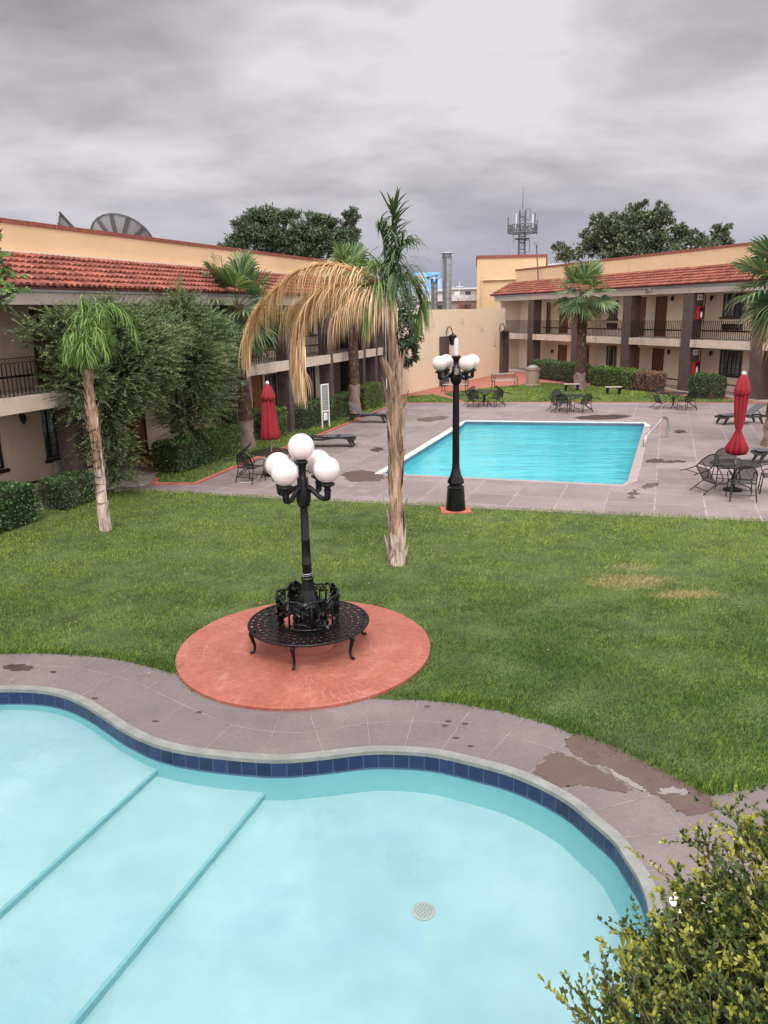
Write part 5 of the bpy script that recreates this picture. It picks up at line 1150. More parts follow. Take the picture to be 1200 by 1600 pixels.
# small young palm on the left
bx, by = -6.40, 17.0
YP = thing('palm_tree', 'small young palm with bright green drooping leaves on the left lawn', 'palm tree', (bx, by, 0))
shaggy(YP, [(bx, by, -0.03), (bx, by, 0.8), (bx+0.02, by, 1.5)], [0.15, 0.11, 0.10], M['fibrepale'], 'lower_trunk', 40, 0.03, (0.4, 0.08))
shaggy(YP, [(bx+0.02, by, 1.48), (bx+0.02, by, 2.4), (bx, by, 3.1), (bx+0.02, by, 3.55)], [0.105, 0.11, 0.085, 0.05], M['fibre'], 'trunk', 110, 0.05, (0.35, 0.06))
b = MB()
for z in (0.9, 1.05, 1.3, 1.5, 1.62, 1.85, 2.1, 2.3, 0.7): b.tube([(bx+0.125*math.cos(a), by+0.125*math.sin(a), z+0.05*math.sin(a+z*9)) for a in [i*math.pi/6 for i in range(13)]], 0.008, 4, False)
b.build('wire_wrap', M['iron'], YP)
b = MB(); b.tube([(bx+0.125, by-0.05, 0.2), (bx+0.12, by-0.06, 1.4), (bx+0.115, by-0.04, 2.6)], 0.012, 5); b.build('cable', M['wire'], YP)
tx, ty, tz = bx+0.02, by, 3.5
for (dx, dy, h, r, l) in ((-0.26, -0.22, 0.85, 0.3, 0.58), (0.40, 0.2, 1.45, 0.35, 0.55), (0.85, 0.15, 1.42, 0.2, 0.62), (-0.22, 0.3, 1.22, 0.3, 0.5), (0.12, -0.35, 0.70, 0.2, 0.66), (0.42, -0.2, 0.95, 0.2, 0.66), (-0.30, 0.15, 0.62, 0.2, 0.45), (0.05, 0.1, 1.6, 0.2, 0.36)):
    frond([(tx, ty, tz-0.05), (tx+dx*0.25, ty+dy*0.3, tz+h*0.6), (tx+dx*0.65, ty+dy*0.7, tz+h), (tx+dx, ty+dy, tz+h*0.92), (tx+dx*1.25, ty+dy*1.25, tz+h*0.55)], 60, l*0.95, 0.75, M['youngpalm'], PS, YP, 0.6, 0.020, 0.014, tipL=0.45, baseskip=0.2, jit=0.6)
# fan palms
def fan_leaf(V, Fq, V2, c, d, L, R_, n=26, droop=0.5, mb=None, cup=0.25):
    "petiole from c along d (length L) then a pleated fan of radius R_"
    d = d/np.linalg.norm(d); P = []; pos = np.array(c, float); dd_ = d.copy()
    for i in range(6):
        P.append(pos.copy()); dd_ = dd_+np.array([0, 0, -0.10*droop]); dd_ /= np.linalg.norm(dd_); pos = pos+dd_*L/5
    mb.tube([tuple(p) for p in P], [0.022-0.002*i for i in range(6)], 4)
    h = P[-1]; f = dd_; s = np.cross(f, [0, 0, 1.0]); s = s/max(1e-6, np.linalg.norm(s)); u = np.cross(s, f)
    tl = RNG.uniform(-0.5, 0.5); s, u = s*math.cos(tl)+u*math.sin(tl), u*math.cos(tl)-s*math.sin(tl)
    for i in range(n):
        a = (i/(n-1)-0.5)*rad(235); r = R_*(0.78+0.22*math.cos(a*0.75))*RNG.uniform(0.92, 1.06)
        dr = f*math.cos(a)+s*math.sin(a); dr = dr+u*cup*(abs(math.sin(a)))*0.6; dr /= np.linalg.norm(dr)
        sd_ = np.cross(dr, u); sd_ /= np.linalg.norm(sd_); da = rad(235)/(n-1)/2; pl = u*0.012*(1 if i % 2 else -1)
        p0 = h; w1 = r*0.55*math.tan(da)*1.02; p1 = h+dr*r*0.55+pl; dn = np.array([0, 0, -1.0])*droop*r
        p2 = h+dr*r*0.80+dn*0.10*RNG.uniform(.6, 1.4); p3 = h+dr*r*0.97+dn*0.36*RNG.uniform(.5, 1.5)
        k = len(V); V += [p0, p1-sd_*w1+u*0.012, p1+sd_*w1-u*0.012, p2-sd_*w1*0.62, p2+sd_*w1*0.62, p3]
        Fq += [(k, k+1, k+2, k+2), (k+1, k+3, k+4, k+2), (k+3, k+5, k+4, k+4)]
def fan_palm(base, zc, R_, nleaf, trunk, label, nd=5, Lp=0.75, split=None, seedv=0, hmin=-0.7, group=None):
    global RNG
    t = thing('palm_tree', label, 'palm tree', (base[0], base[1], 0), 0, group)
    bx, by = base[0], base[1]; r0, r1, zs = trunk
    shaggy(t, [(bx, by, -0.03), (bx, by, zs*0.5), (bx, by, zs)], [r0*1.25, r0*1.02, r0*0.95], M['trunkbase'], 'trunk_base', 10, 0.01, (0.2, 0.1))
    tr = shaggy(t, [(bx, by, zs-0.02), (bx, by, (zs+zc)/2), (bx, by, zc)], [r0*0.95, r1, r1*0.9], M['trunkdark'], 'trunk', 0)
    f = MB(); nb_ = int((zc-zs)*r1*110)
    for _ in range(nb_):
        z = random.uniform(zs, zc-0.2); a = random.uniform(0, 2*math.pi); r = r1*1.0; o_ = Vector((math.cos(a), math.sin(a), 0)); s_ = Vector((-o_.y, o_.x, 0)); p = Vector((bx, by, z))+o_*r; w = random.uniform(0.03, 0.06); h = random.uniform(0.08, 0.16)
        f.add([p-s_*w, p+s_*w, p+s_*w*0.5+o_*0.07+Vector((0, 0, h)), p-s_*w*0.5+o_*0.07+Vector((0, 0, h))], [(0, 1, 2, 3)])
    struct(f.build('leaf_stubs', M['trunkboot'], tr), None, 'stuff')
    groups = {}
    for i in range(nleaf):
        el = 1.35-(1.35-hmin)*(i/nleaf)**0.9; az = i*2.399+seedv+RNG.uniform(-0.25, 0.25)
        d = np.array([math.cos(az)*math.cos(el), math.sin(az)*math.cos(el), math.sin(el)]); V = []; Fq = []; mb = MB()
        c = np.array([bx, by, zc-0.1-0.25*i/nleaf]); dry = i >= nleaf-nd
        fan_leaf(V, Fq, None, c, d, Lp*RNG.uniform(0.8, 1.15)*(1.0 if el > -0.1 else 0.8), R_*RNG.uniform(0.85, 1.1), 26, 0.35+0.5*i/nleaf, mb)
        pe = mb.build('leaf', M['petiole'] if not dry else M['deadstem'], t)
        tri = []
        me = bpy.data.meshes.new('fan'); me.from_pydata([tuple(v) for v in V], [], [tuple(dict.fromkeys(q)) for q in Fq]); link('fan', me, M['fanbrown'] if dry else M['fanleaf'], pe)
    return t
fan_palm((-4.99, 27.87), 5.1, 1.15, 34, (0.29, 0.24, 1.05), 'fan palm with a dark rough trunk rising behind the left red umbrella', 2, 1.05, hmin=-1.0, seedv=0.6)
fan_palm((-1.27, 36.28), 6.35, 1.1, 24, (0.26, 0.21, 1.5), 'fan palm at the far end of the left wing behind the raised lounger', 4, 0.85, seedv=1.3, hmin=-1.1)
fan_palm((11.92, 46.6), 5.65, 1.15, 27, (0.34, 0.25, 1.0), 'fan palm with a stubbly trunk in front of the right wing', 2, 1.15, seedv=2.2, hmin=-0.75)
e = atY(1236, 440, 26.0)
fan_palm((e.x, e.y), e.z, 1.25, 34, (0.33, 0.29, 1.0), 'fan palm reaching in at the right edge of the picture', 6, 1.05, seedv=0.2, hmin=-1.0)

# ------------------------------------------------------------------ shrubs, hedges, trees
def hedge(fr, s0, s1, w0, w1, z1, m, label, leaf=0.05, dens=900, z0=0.05, round_=0.16, name='hedge', group=None):
    c = fr((s0+s1)/2, (w0+w1)/2, 0); t = thing(name, label, 'hedge', c, 0, group)
    A = (s1-s0)*(w1-w0)+2*(z1-z0)*((s1-s0)+(w1-w0)); n = int(A*dens)
    u = RNG.uniform(-1, 1, (n, 3)); k = RNG.integers(0, 5, n); ax = np.array([0, 0, 1, 1, 2])[k]; sg = np.array([-1, 1, -1, 1, 1])[k]
    pr = np.array([(w1-w0)*(z1-z0), (w1-w0)*(z1-z0), (s1-s0)*(z1-z0), (s1-s0)*(z1-z0), (s1-s0)*(w1-w0)]); k = RNG.choice(5, n, p=pr/pr.sum()); ax = np.array([0, 0, 1, 1, 2])[k]; sg = np.array([-1, 1, -1, 1, 1])[k]
    u[np.arange(n), ax] = sg*RNG.uniform(0.80, 1.0, n)
    hs = np.array([(s1-s0)/2, (w1-w0)/2, (z1-z0)/2]); p = u*hs; core = np.clip(p, -(hs-round_), hs-round_); dlt = p-core; L = np.linalg.norm(dlt, axis=1, keepdims=True); p = core+dlt*np.minimum(1, round_/np.maximum(L, 1e-6))
    bump = 1+0.05*np.sin(p[:, 0:1]*5+2)*np.cos(p[:, 2:3]*6+1)+RNG.normal(0, 0.015, (n, 1)); p *= bump
    nrm = unit(dlt+1e-6)
    q = np.array([fr.o+fr.d*(a+(s0+s1)/2)+fr.n*(b+(w0+w1)/2)+np.array([0, 0, c_+(z0+z1)/2]) for a, b, c_ in p])
    nw = nrm[:, 0:1]*fr.d+nrm[:, 1:2]*fr.n+nrm[:, 2:3]*np.array([0, 0, 1.0])
    D = unit(nw*0.7+RNG.normal(0, 0.7, (n, 3))+np.array([0, 0, 0.25]))
    V, F = leaves(q, D, leaf*RNG.uniform(0.7, 1.3, n), leaf*0.62*RNG.uniform(0.8, 1.2, n), nw+RNG.normal(0, 0.8, (n, 3)), 0.15)
    npmesh('foliage', V, F, m, t)
    ins = 0.10; MB().box(s0+ins*1.6, s1-ins*1.6, w0+ins*1.6, w1-ins*1.6, 0.0, z1-ins*1.4, fr).build('branches', M['bark'], t)
    return t
HG = 'clipped hedges along the left wing'
hedge(LB, -16.6, -14.35, -0.28, 0.62, 0.95, M['hedge'], 'clipped dark hedge at the left frame edge beside the walkway', 0.075, 1100, group=HG)
hedge(LB, -13.5, -12.35, -0.25, 0.55, 0.80, M['hedge'], 'small clipped hedge left of the young palm trunk', 0.055, 1100, group=HG)
hedge(LB, -8.75, -6.6, -0.35, 0.65, 0.95, M['hedge'], 'dark glossy hedge beside the doorway step', 0.07, 900, group=HG)
hedge(LB, -6.5, -4.75, -0.35, 0.5, 0.98, M['hedgelight'], 'lighter green hedge between the dark hedge and the fan palm', 0.06, 900, group=HG)
hedge(LB, -4.5, -2.9, -0.75, 0.0, 1.35, M['hedge'], 'tall dark hedge behind the left fan palm trunk', 0.06, 700, group=HG)
hedge(LB, -2.4, -0.9, -0.6, 0.3, 1.15, M['hedgelight'], 'bright hedge behind the left red umbrella', 0.06, 700, group=HG)
hedge(LB, 0.35, 3.6, -0.45, 0.42, 1.02, M['hedge'], 'long dark hedge behind the notice board', 0.06, 700, group=HG)
hedge(LB, 4.3, 6.6, -0.6, 0.3, 1.02, M['hedge'], 'dark hedge left of the second fan palm', 0.06, 600, group=HG)
hedge(LB, 6.9, 9.3, -0.5, 0.5, 1.25, M['hedgelight'], 'light green box hedge right of the second fan palm', 0.06, 600, group=HG)
HR = 'shrubs along the right wing'
hedge(RB, 7.2, 13.0, 0.9, 2.3, 1.25, M['hedge'], 'long dark hedge behind the beige bin', 0.09, 330, group=HR, round_=0.4)
hedge(RB, 1.9, 6.2, 0.7, 2.1, 1.15, M['hedgelight'], 'green hedge right of the palm of the right wing', 0.09, 330, group=HR, round_=0.35)
hedge(RB, 0.5, 2.2, 0.55, 1.9, 1.12, M['pinkhedge'], 'copper pink shrub at the end of the green hedge', 0.08, 330, group=HR, round_=0.4)
hedge(RB, -4.05, -2.1, 0.45, 1.75, 1.25, M['hedge'], 'round clipped bush between the pier and the red umbrella', 0.09, 420, group=HR, round_=0.6)

def lobed_tree(name, base, lobes, trunk, m, label, leaf, n, cat='tree', group=None, droop=0.0, up=0.2, shell=0.55, wd=0.6, clump=True):
    "lobes: (x,y,z,rx,ry,rz) absolute; leaves gathered in clumps on and inside the lobes, limbs reach each lobe"
    t = thing(name, label, cat, (base[0], base[1], 0), 0, group); b = MB(); top = Vector((base[0], base[1], trunk[1]))
    b.tube([(base[0], base[1], -0.1), ((base[0]), base[1], trunk[1]*0.5), top], [trunk[0]*1.3, trunk[0], trunk[0]*0.8], 9)
    for l in lobes:
        c = Vector(l[:3]); mid = top.lerp(c, 0.5)+Vector((random.uniform(-.2, .2), random.uniform(-.2, .2), 0.1*l[5])); b.tube(spline3([top, mid, c], 4), [trunk[0]*0.5*(1-0.8*i/8) for i in range(9)], 6)
        for q in range(5):
            e_ = c+Vector((random.uniform(-.8, .8)*l[3], random.uniform(-.8, .8)*l[4], random.uniform(-.5, .8)*l[5])); b.tube([c.lerp(mid, 0.3), c.lerp(e_, 0.5), e_], [trunk[0]*0.14, trunk[0]*0.09, trunk[0]*0.03], 5)
    b.build('trunk', M['bark'], t, smooth=True)
    vol = np.array([l[3]*l[4]*l[5] for l in lobes])**0.75; cnt = (n*vol/vol.sum()).astype(int); Cs = []; Ns = []
    for l, k in zip(lobes, cnt):
        if clump:
            nc = max(6, k//45); dc_ = rand_dirs(nc, 0.15); rc = RNG.uniform(shell, 1.05, (nc, 1)); cc = dc_*rc; idx = RNG.integers(0, nc, k)
            off = RNG.normal(0, 0.13, (k, 3))*np.array([1, 1, 0.7]); p = cc[idx]+off
        else:
            p = rand_dirs(k)*RNG.uniform(shell, 1, (k, 1))
        Ns.append(unit(p)); Cs.append(p*np.array(l[3:6])+np.array(l[:3]))
    C = np.concatenate(Cs); Nn = np.concatenate(Ns); k = len(C)
    D = unit(Nn*0.5+RNG.normal(0, 0.7, (k, 3))+np.array([0, 0, up-droop])); V, F = leaves(C, D, leaf*RNG.uniform(0.6, 1.3, k), leaf*wd*RNG.uniform(0.7, 1.2, k), None, 0.1)
    npmesh('crown', V, F, m, t); return t
def lobesY(L, Y, k):
    "lobes given by where they show at depth Y"
    out = []
    for (x, y, rx, rz) in L:
        p = atY(x, y, Y+random.uniform(-1.5, 1.5)); s = Y/FPX/0.98; out.append((p.x, p.y, p.z, rx*s, max(rx, rz)*s*k, rz*s))
    return out
# big trees beyond the roofs
Lb1 = lobesY([(372, 376, 20, 14), (392, 352, 24, 16), (415, 340, 26, 14), (445, 341, 24, 14), (470, 366, 26, 18), (496, 346, 22, 13), (522, 360, 16, 14), (548, 341, 15, 12), (551, 365, 13, 14), (410, 372, 40, 20), (440, 388, 44, 20), (530, 384, 32, 20), (488, 380, 36, 24), (357, 384, 10, 8)], 62, 0.9)
lobed_tree('broadleaf_tree', (-7.5, 62), Lb1, (0.5, 5.0), M['darktree'], 'big dark tree with a wide crown behind the roof of the left wing', 0.30, 30000, up=0.1, shell=0.3, wd=0.38)
Lb2 = lobesY([(885, 395, 20, 14), (925, 385, 22, 22), (950, 360, 24, 22), (935, 345, 12, 12), (985, 355, 26, 30), (998, 328, 12, 14), (1030, 350, 24, 22), (1037, 325, 9, 12), (1015, 385, 40, 24), (1062, 368, 20, 18), (1090, 382, 24, 16), (1115, 372, 18, 14), (1130, 360, 14, 8), (1138, 378, 10, 6), (965, 390, 38, 18)], 82, 0.9)
lobed_tree('broadleaf_tree', (27, 82), Lb2, (0.5, 5.0), M['olivetree'], 'loose grey green tree with reaching branches behind the right wing', 0.38, 17000, up=0.2, shell=0.3, wd=0.5)
Lb3 = lobesY([(632, 515, 24, 34), (615, 560, 22, 28), (640, 545, 16, 26), (625, 480, 18, 26), (600, 520, 20, 50)], 43.0, 0.9)
lobed_tree('broadleaf_tree', (0.6, 42.9), Lb3, (0.12, 2.0), M['darktree'], 'dark leafy tree hanging over the left end of the cream wall', 0.28, 9000, droop=0.7, up=0.0, wd=0.3)
# foliage of a tree standing outside the left frame edge
Y_ = 9.5; Lb4 = []
for (x, y, rx, rz) in [(-150, 430, 110, 100), (-60, 380, 50, 40), (-40, 450, 50, 45), (12, 432, 20, 14), (22, 455, 22, 14), (2, 400, 12, 16), (-2, 365, 8, 10)]:
    p = atY(x, y, Y_); s = Y_/FPX; Lb4.append((p.x, p.y, p.z, rx*s, rx*s, rz*s))
lobed_tree('broadleaf_tree', (-7.4, 9.6), Lb4, (0.10, 3.6), M['broad'], 'leafy branch tips of a tree reaching in at the upper left edge', 0.085, 3600, droop=0.5, wd=0.5, up=0.0, shell=0.2)

def spray_tree(base, env, n, label, seedv):
    "feathery evergreen: sprays of narrow needles over an irregular column; env = list of lobes"
    t = thing('evergreen_tree', label, 'tree', (base[0], base[1], 0), 0, 'feathery evergreens before the left wing'); b = MB(); H = max(l[2]+l[5] for l in env)
    b.tube([(base[0], base[1], -0.1), (base[0]+0.05, base[1], H*0.5), (base[0], base[1], H*0.85)], [0.13, 0.09, 0.02], 8)
    vol = np.array([l[3]*l[4]*l[5] for l in env])**0.7; cnt = (n*vol/vol.sum()).astype(int); AV = []; AF = []; k0 = 0; tw = MB()
    for l, k in zip(env, cnt):
        d = rand_dirs(k, 0.1); r = RNG.uniform(0.45, 1.0, (k, 1))**0.6; P0 = d*r*np.array(l[3:6])+np.array(l[:3])
        ax = P0-np.array([base[0], base[1], 0]); ax[:, 2] = 0; out = unit(ax); Dm = unit(out*1.0+d*0.5+np.array([0, 0, 0.28])+RNG.normal(0, 0.28, (k, 3)))
        L = RNG.uniform(0.35, 0.80, k); ns = 18
        S = unit(np.cross(Dm, RNG.normal(0, 1, (k, 3))*0.5+np.array([0, 0, 1.0])))
        for j in range(ns):
            u = (j+0.5)/ns; c = P0+Dm*(L*u)[:, None]+np.array([0, 0, -0.07])*u*u; sg = 1 if j % 2 else -1
            D2 = unit(Dm*0.95+S*sg*0.75+RNG.normal(0, 0.12, (k, 3))+np.array([0, 0, 0.12])); ll = 0.14*(1.1-u*0.7)*RNG.uniform(0.7, 1.2, k)
            V, F = leaves(c, D2, ll, 0.027, None, 0.0); AV.append(V); AF.append(F+k0); k0 += len(V)
        V, F = leaves(P0-Dm*0.05, Dm, L*1.1, 0.022, None, 0.0); AV.append(V); AF.append(F+k0); k0 += len(V)
        for q in range(min(30, k)):
            p = P0[q]; z = max(0.2, p[2]-0.5*np.linalg.norm(ax[q])); b.tube([(base[0], base[1], z), tuple((p+np.array([base[0], base[1], z]))/2+np.array([0, 0, -0.03])), tuple(p)], [0.022, 0.014, 0.006], 4)
    b.build('trunk', M['bark'], t, smooth=True)
    npmesh('crown', np.concatenate(AV), np.concatenate(AF), M['conifer'], t)
def lobG(L, Y): 
    out = []
    for (x, y, rx, rz, dy) in L:
        d = ray(x, y); o_ = LB.o+LB.n*(0.55+dy); k = float(o_@LB.n)/float(d@LB.n); p = Vector((d[0]*k, d[1]*k, CAMZ+d[2]*k)); s = p.y/FPX; out.append((p.x, p.y, p.z, rx*s, min(0.85, rx*s*0.7), rz*s))
    return out
spray_tree(G(182, 752)[:2], lobG([(155, 650, 40, 70, -0.3), (125, 600, 40, 50, 0), (180, 590, 50, 55, 0), (215, 550, 42, 45, 0.2), (120, 520, 38, 30, 0), (175, 520, 42, 32, 0), (210, 505, 22, 20, 0), (72, 535, 16, 22, -0.2), (178, 700, 28, 45, -0.1), (185, 735, 20, 20, 0.1), (205, 620, 16, 26, 0.1), (95, 500, 16, 12, 0), (48, 512, 10, 12, -0.2), (235, 570, 28, 38, 0.3), (170, 485, 20, 14, 0), (250, 525, 22, 26, 0.3), (235, 610, 20, 26, 0.3)], 22.3), 3000, 'feathery evergreen behind the young palm, before the balcony of the left wing', 1)
spray_tree(LB(-7.1, 0.0, 0)[:2], lobG([(290, 630, 36, 52, -0.4), (295, 570, 44, 45, 0), (318, 530, 34, 34, 0), (285, 500, 28, 26, 0), (265, 530, 26, 30, 0), (338, 570, 24, 34, 0), (325, 615, 26, 34, -0.2), (282, 470, 11, 14, 0), (250, 488, 10, 12, 0)], 26.0), 2600, 'feathery evergreen between the first evergreen and the fan palm', 2)

# foreground shrub, lower right
def fore_shrub():
    base = Vector((1.75, 2.15, 0)); t = thing('shrub', 'large yellow green shrub with small leaves filling the lower right corner', 'shrub', base)
    b = MB(); LV = []; LF = []; YV = []; YF = []; nl = ny = 0
    def twig(p0, p1, sag, r0, nleaf, young, Lf):
        nonlocal nl, ny
        P = [p0, p0.lerp(p1, 0.5)+Vector((random.uniform(-.03, .03), random.uniform(-.03, .03), sag)), p1]; S = spline3(P, 5); k = len(S); b.tube(S, [r0*(1-0.8*i/k) for i in range(k)], 4)
        n = int(nleaf*1.5); tt = np.sort(RNG.uniform(0.12, 1.0, n)); f = tt*(k-1); i0 = np.clip(f.astype(int), 0, k-2); A = np.array([tuple(s) for s in S]); fr_ = (f-i0)[:, None]; C = A[i0]*(1-fr_)+A[i0+1]*fr_; T = unit(A[i0+1]-A[i0])
        D = unit(T*0.75+rand_dirs(n)*0.75+np.array([0, 0, 0.25])); L = 0.92*Lf*RNG.uniform(0.65, 1.2, n); Nn = np.array([0, 0, 1.0])+RNG.normal(0, 0.55, (n, 3)); S_ = unit(np.cross(D, Nn)); U = np.cross(S_, D); w = (L*0.25)[:, None]; Lc = L[:, None]
        V = np.stack([C, C+D*Lc*.35+S_*w+U*w*.35, C+D*Lc*.72+S_*w*.85+U*w*.3, C+D*Lc, C+D*Lc*.72-S_*w*.85+U*w*.3, C+D*Lc*.35-S_*w+U*w*.35], 1).reshape(-1, 3); F = np.arange(6*n).reshape(n, 6)
        yk = (tt > 1-young)
        F0 = np.arange(6*n).reshape(n, 6)
        for kk, isy in ((~yk, False), (yk, True)):
            m_ = int(kk.sum())
            if not m_: continue
            VV = V.reshape(n, 6, 3)[kk].reshape(-1, 3)
            if isy: YV.append(VV); YF.append(np.arange(6*m_).reshape(m_, 6)+ny); ny += 6*m_
            else: LV.append(VV); LF.append(np.arange(6*m_).reshape(m_, 6)+nl); nl += 6*m_
    # main stems fan out from the base; shoots end on an uneven dome
    ends = []
    def px(x, y, dist): d = ray(x, y); d = d/np.linalg.norm(d); return Vector((d[0]*dist, d[1]*dist, CAMZ+d[2]*dist))
    outline = [(1118, 1240, 3.55), (1060, 1290, 3.5), (1180, 1275, 3.5), (1040, 1345, 3.4), (1135, 1300, 3.5), (1000, 1365, 3.45), (1100, 1350, 3.4), (1190, 1340, 3.35), (1060, 1400, 3.3), (1150, 1400, 3.3),
               (1030, 1455, 3.25), (1100, 1450, 3.25), (1180, 1440, 3.2), (985, 1470, 3.2), (930, 1475, 3.2), (900, 1490, 3.15), (960, 1510, 3.15), (1040, 1520, 3.1), (1120, 1510, 3.1), (1190, 1510, 3.1),
               (905, 1530, 3.05), (830, 1560, 3.0), (880, 1560, 3.0), (930, 1575, 3.0), (1000, 1575, 3.0), (1070, 1570, 3.0), (1150, 1570, 2.95), (850, 1600, 2.95), (960, 1610, 2.9), (1050, 1630, 2.9), (1140, 1640, 2.9), (1240, 1300, 3.5), (1260, 1420, 3.2), (1250, 1560, 3.0), (1010, 1420, 3.35)]
    hub = [px(1190, 1640, 3.15), px(1120, 1700, 3.1), px(1260, 1560, 3.25), px(1020, 1760, 3.0)]
    for h in hub: b.tube(spline3([base, base.lerp(h, 0.5)+Vector((random.uniform(-.1, .1), random.uniform(-.1, .1), 0)), h], 5), [0.03, 0.028, 0.026, 0.024, 0.022, 0.02, 0.018, 0.017, 0.016, 0.015, 0.014], 7)
    for (x, y, dd) in outline:
        x += 75 if x < 1000 else (50 if x < 1060 else 15); y += 20
        e_ = px(x, y, dd); h = min(hub, key=lambda q: (q-e_).length); mid = h.lerp(e_, 0.5)+Vector((random.uniform(-.04, .04), random.uniform(-.04, .04), 0.06)); S = spline3([h, mid, e_], 6); b.tube(S, [0.010-0.0007*i for i in range(len(S))], 5)
        twig(S[7], e_, 0.01, 0.003, 34, 0.5, 0.024)
        for q in range(21):
            s = random.uniform(0.35, 0.98); i = min(len(S)-2, int(s*(len(S)-1))); p = S[i]; dirn = (e_-h).normalized(); tip = p+(dirn*random.uniform(0.02, 0.10)+Vector((random.gauss(0, .075), random.gauss(0, .075), random.gauss(0.03, .055))))
            twig(p, tip, 0.008, 0.002, random.randint(12, 22), random.choice((0.0, 0.1, 0.3, 0.7)) if s > 0.5 else random.choice((0, 0, 0.2)), random.uniform(0.018, 0.026))
    # inner leafage
    for _ in range(650):
        x, y = random.uniform(1010, 1290), random.uniform(1400, 1700)
        if x-1010 < (1480-y)*0.8: continue
        p = px(x, y, random.uniform(3.15, 3.5)); tip = p+Vector((random.gauss(-0.03, .08), random.gauss(0, .08), random.gauss(0.04, .06))); twig(p, tip, 0.005, 0.0025, 22, random.choice((0, 0, 0.3)), 0.026)
    b.build('branches', M['twig'], t, smooth=True)
    npmesh('leaves', np.concatenate(LV), np.concatenate(LF), M['shrubold'], t); npmesh('young_leaves', np.concatenate(YV), np.concatenate(YF), M['shrubyoung'], t)
fore_shrub()

# ------------------------------------------------------------------ roofs and town beyond
# satellite dishes on the left roof
def dish(c, r, tilt, az, label, wedge=None):
    t = thing('satellite_dish', label, 'satellite dish', (c[0], c[1], 6.4), 0, 'mesh dishes on the left roof')
    mt = Matrix.Translation(Vector(c)) @ Matrix.Rotation(az, 4, 'Z') @ Matrix.Rotation(tilt, 4, 'X')
    b = MB(); rb_ = MB(); n = 24; rg = (0, n) if wedge is None else wedge
    for j in range(*rg):
        for i in range(6):
            pts = []
            for (ii, jj) in ((i, j), (i+1, j), (i+1, j+1), (i, j+1)):
                rr = r*ii/6; a = 2*math.pi*jj/n; pts.append(mt @ Vector((rr*math.cos(a), rr*math.sin(a), 0.28*rr*rr/r)))
            b.add(pts if i else [pts[0], pts[1], pts[2]], [(0, 1, 2, 3)] if i else [(0, 1, 2)])
        if j % 2 == 0:
            a = 2*math.pi*j/n; s = Vector((-math.sin(a), math.cos(a), 0))
            for sgn in (-0.05, 0.05): rb_.tube([mt @ (Vector((r*q*math.cos(a), r*q*math.sin(a), 0.28*r*q*q-0.03))+s*sgn) for q in (0.05, 0.35, 0.7, 1.0)], 0.016, 4)
            for q in range(12): u = 0.08+q*0.076; rb_.tube([mt @ (Vector((r*u*math.cos(a), r*u*math.sin(a), 0.28*r*u*u-0.03))+s*(-0.05 if q % 2 else 0.05)), mt @ (Vector((r*(u+.07)*math.cos(a), r*(u+.07)*math.sin(a), 0.28*r*(u+.07)**2-0.03))+s*(0.05 if q % 2 else -0.05))], 0.012, 4)
    rim = [mt @ Vector((r*math.cos(2*math.pi*j/n), r*math.sin(2*math.pi*j/n), 0.28*r)) for j in range(rg[0], rg[1]+1)]; rb_.tube(rim, 0.03, 5)
    b.build('panel', M['dishmesh'], t, smooth=True); rb_.build('rib', M['lattice'], t)
    MB().tube([(c[0], c[1], 6.35), (c[0], c[1], c[2])], 0.09, 8).build('mast', M['lattice'], t)
    if wedge is None:
        f = mt @ Vector((0, 0, r*0.75)); fb = MB()
        for a in (0.3, 2.4, 4.5): fb.tube([mt @ Vector((r*0.9*math.cos(a), r*0.9*math.sin(a), 0.26*r)), f], 0.02, 5)
        fb.sphere(tuple(f), 0.14, 10, 8); fb.build('feed_horn', M['bframe'], t)
c1 = atY(189, 387, 27.5); dish((c1.x, c1.y, c1.z), 1.09, rad(50), rad(172), 'round mesh satellite dish with dark ribs on the left roof')
tw_ = thing('satellite_dish', 'torn triangular piece of a mesh dish standing up on the left roof', 'satellite dish', atY(104, 356, 25.5), 0, 'mesh dishes on the left roof')
A_, B_, C_, D_ = atY(90, 372, 25.5), atY(93.5, 330.5, 25.4), atY(132, 372, 25.9), atY(91, 348, 25.2)
MB().add([A_, D_, B_, C_, A_+Vector((0, .02, 0)), D_+Vector((0, .02, 0)), B_+Vector((0, .02, 0)), C_+Vector((0, .02, 0))], [(0, 1, 2, 3), (4, 5, 6, 7), (0, 1, 5, 4), (1, 2, 6, 5), (2, 3, 7, 6)]).build('panel', M['dishmesh'], tw_)
tb_ = MB()
def truss(p, q, w):
    n_ = 12; d_ = (q-p); o_ = Vector((d_.z, 0, -d_.x)).normalized()*w; f_ = Vector((0, -0.03, 0)); tb_.tube([p+f_, q+f_], 0.016, 4).tube([p+o_+f_, q+o_*0.4+f_], 0.016, 4)
    for i in range(n_): u0, u1 = i/n_, (i+1)/n_; tb_.tube([p+d_*u0+o_*(1-0.6*u0)*(i % 2)+f_, p+d_*u1+o_*(1-0.6*u1)*((i+1) % 2)+f_], 0.010, 4)
truss(C_, B_, -0.09); truss(D_+(C_-D_)*0.7, D_, -0.09); tb_.tube([A_, D_, B_], 0.018, 4).build('rib', M['lattice'], tw_)
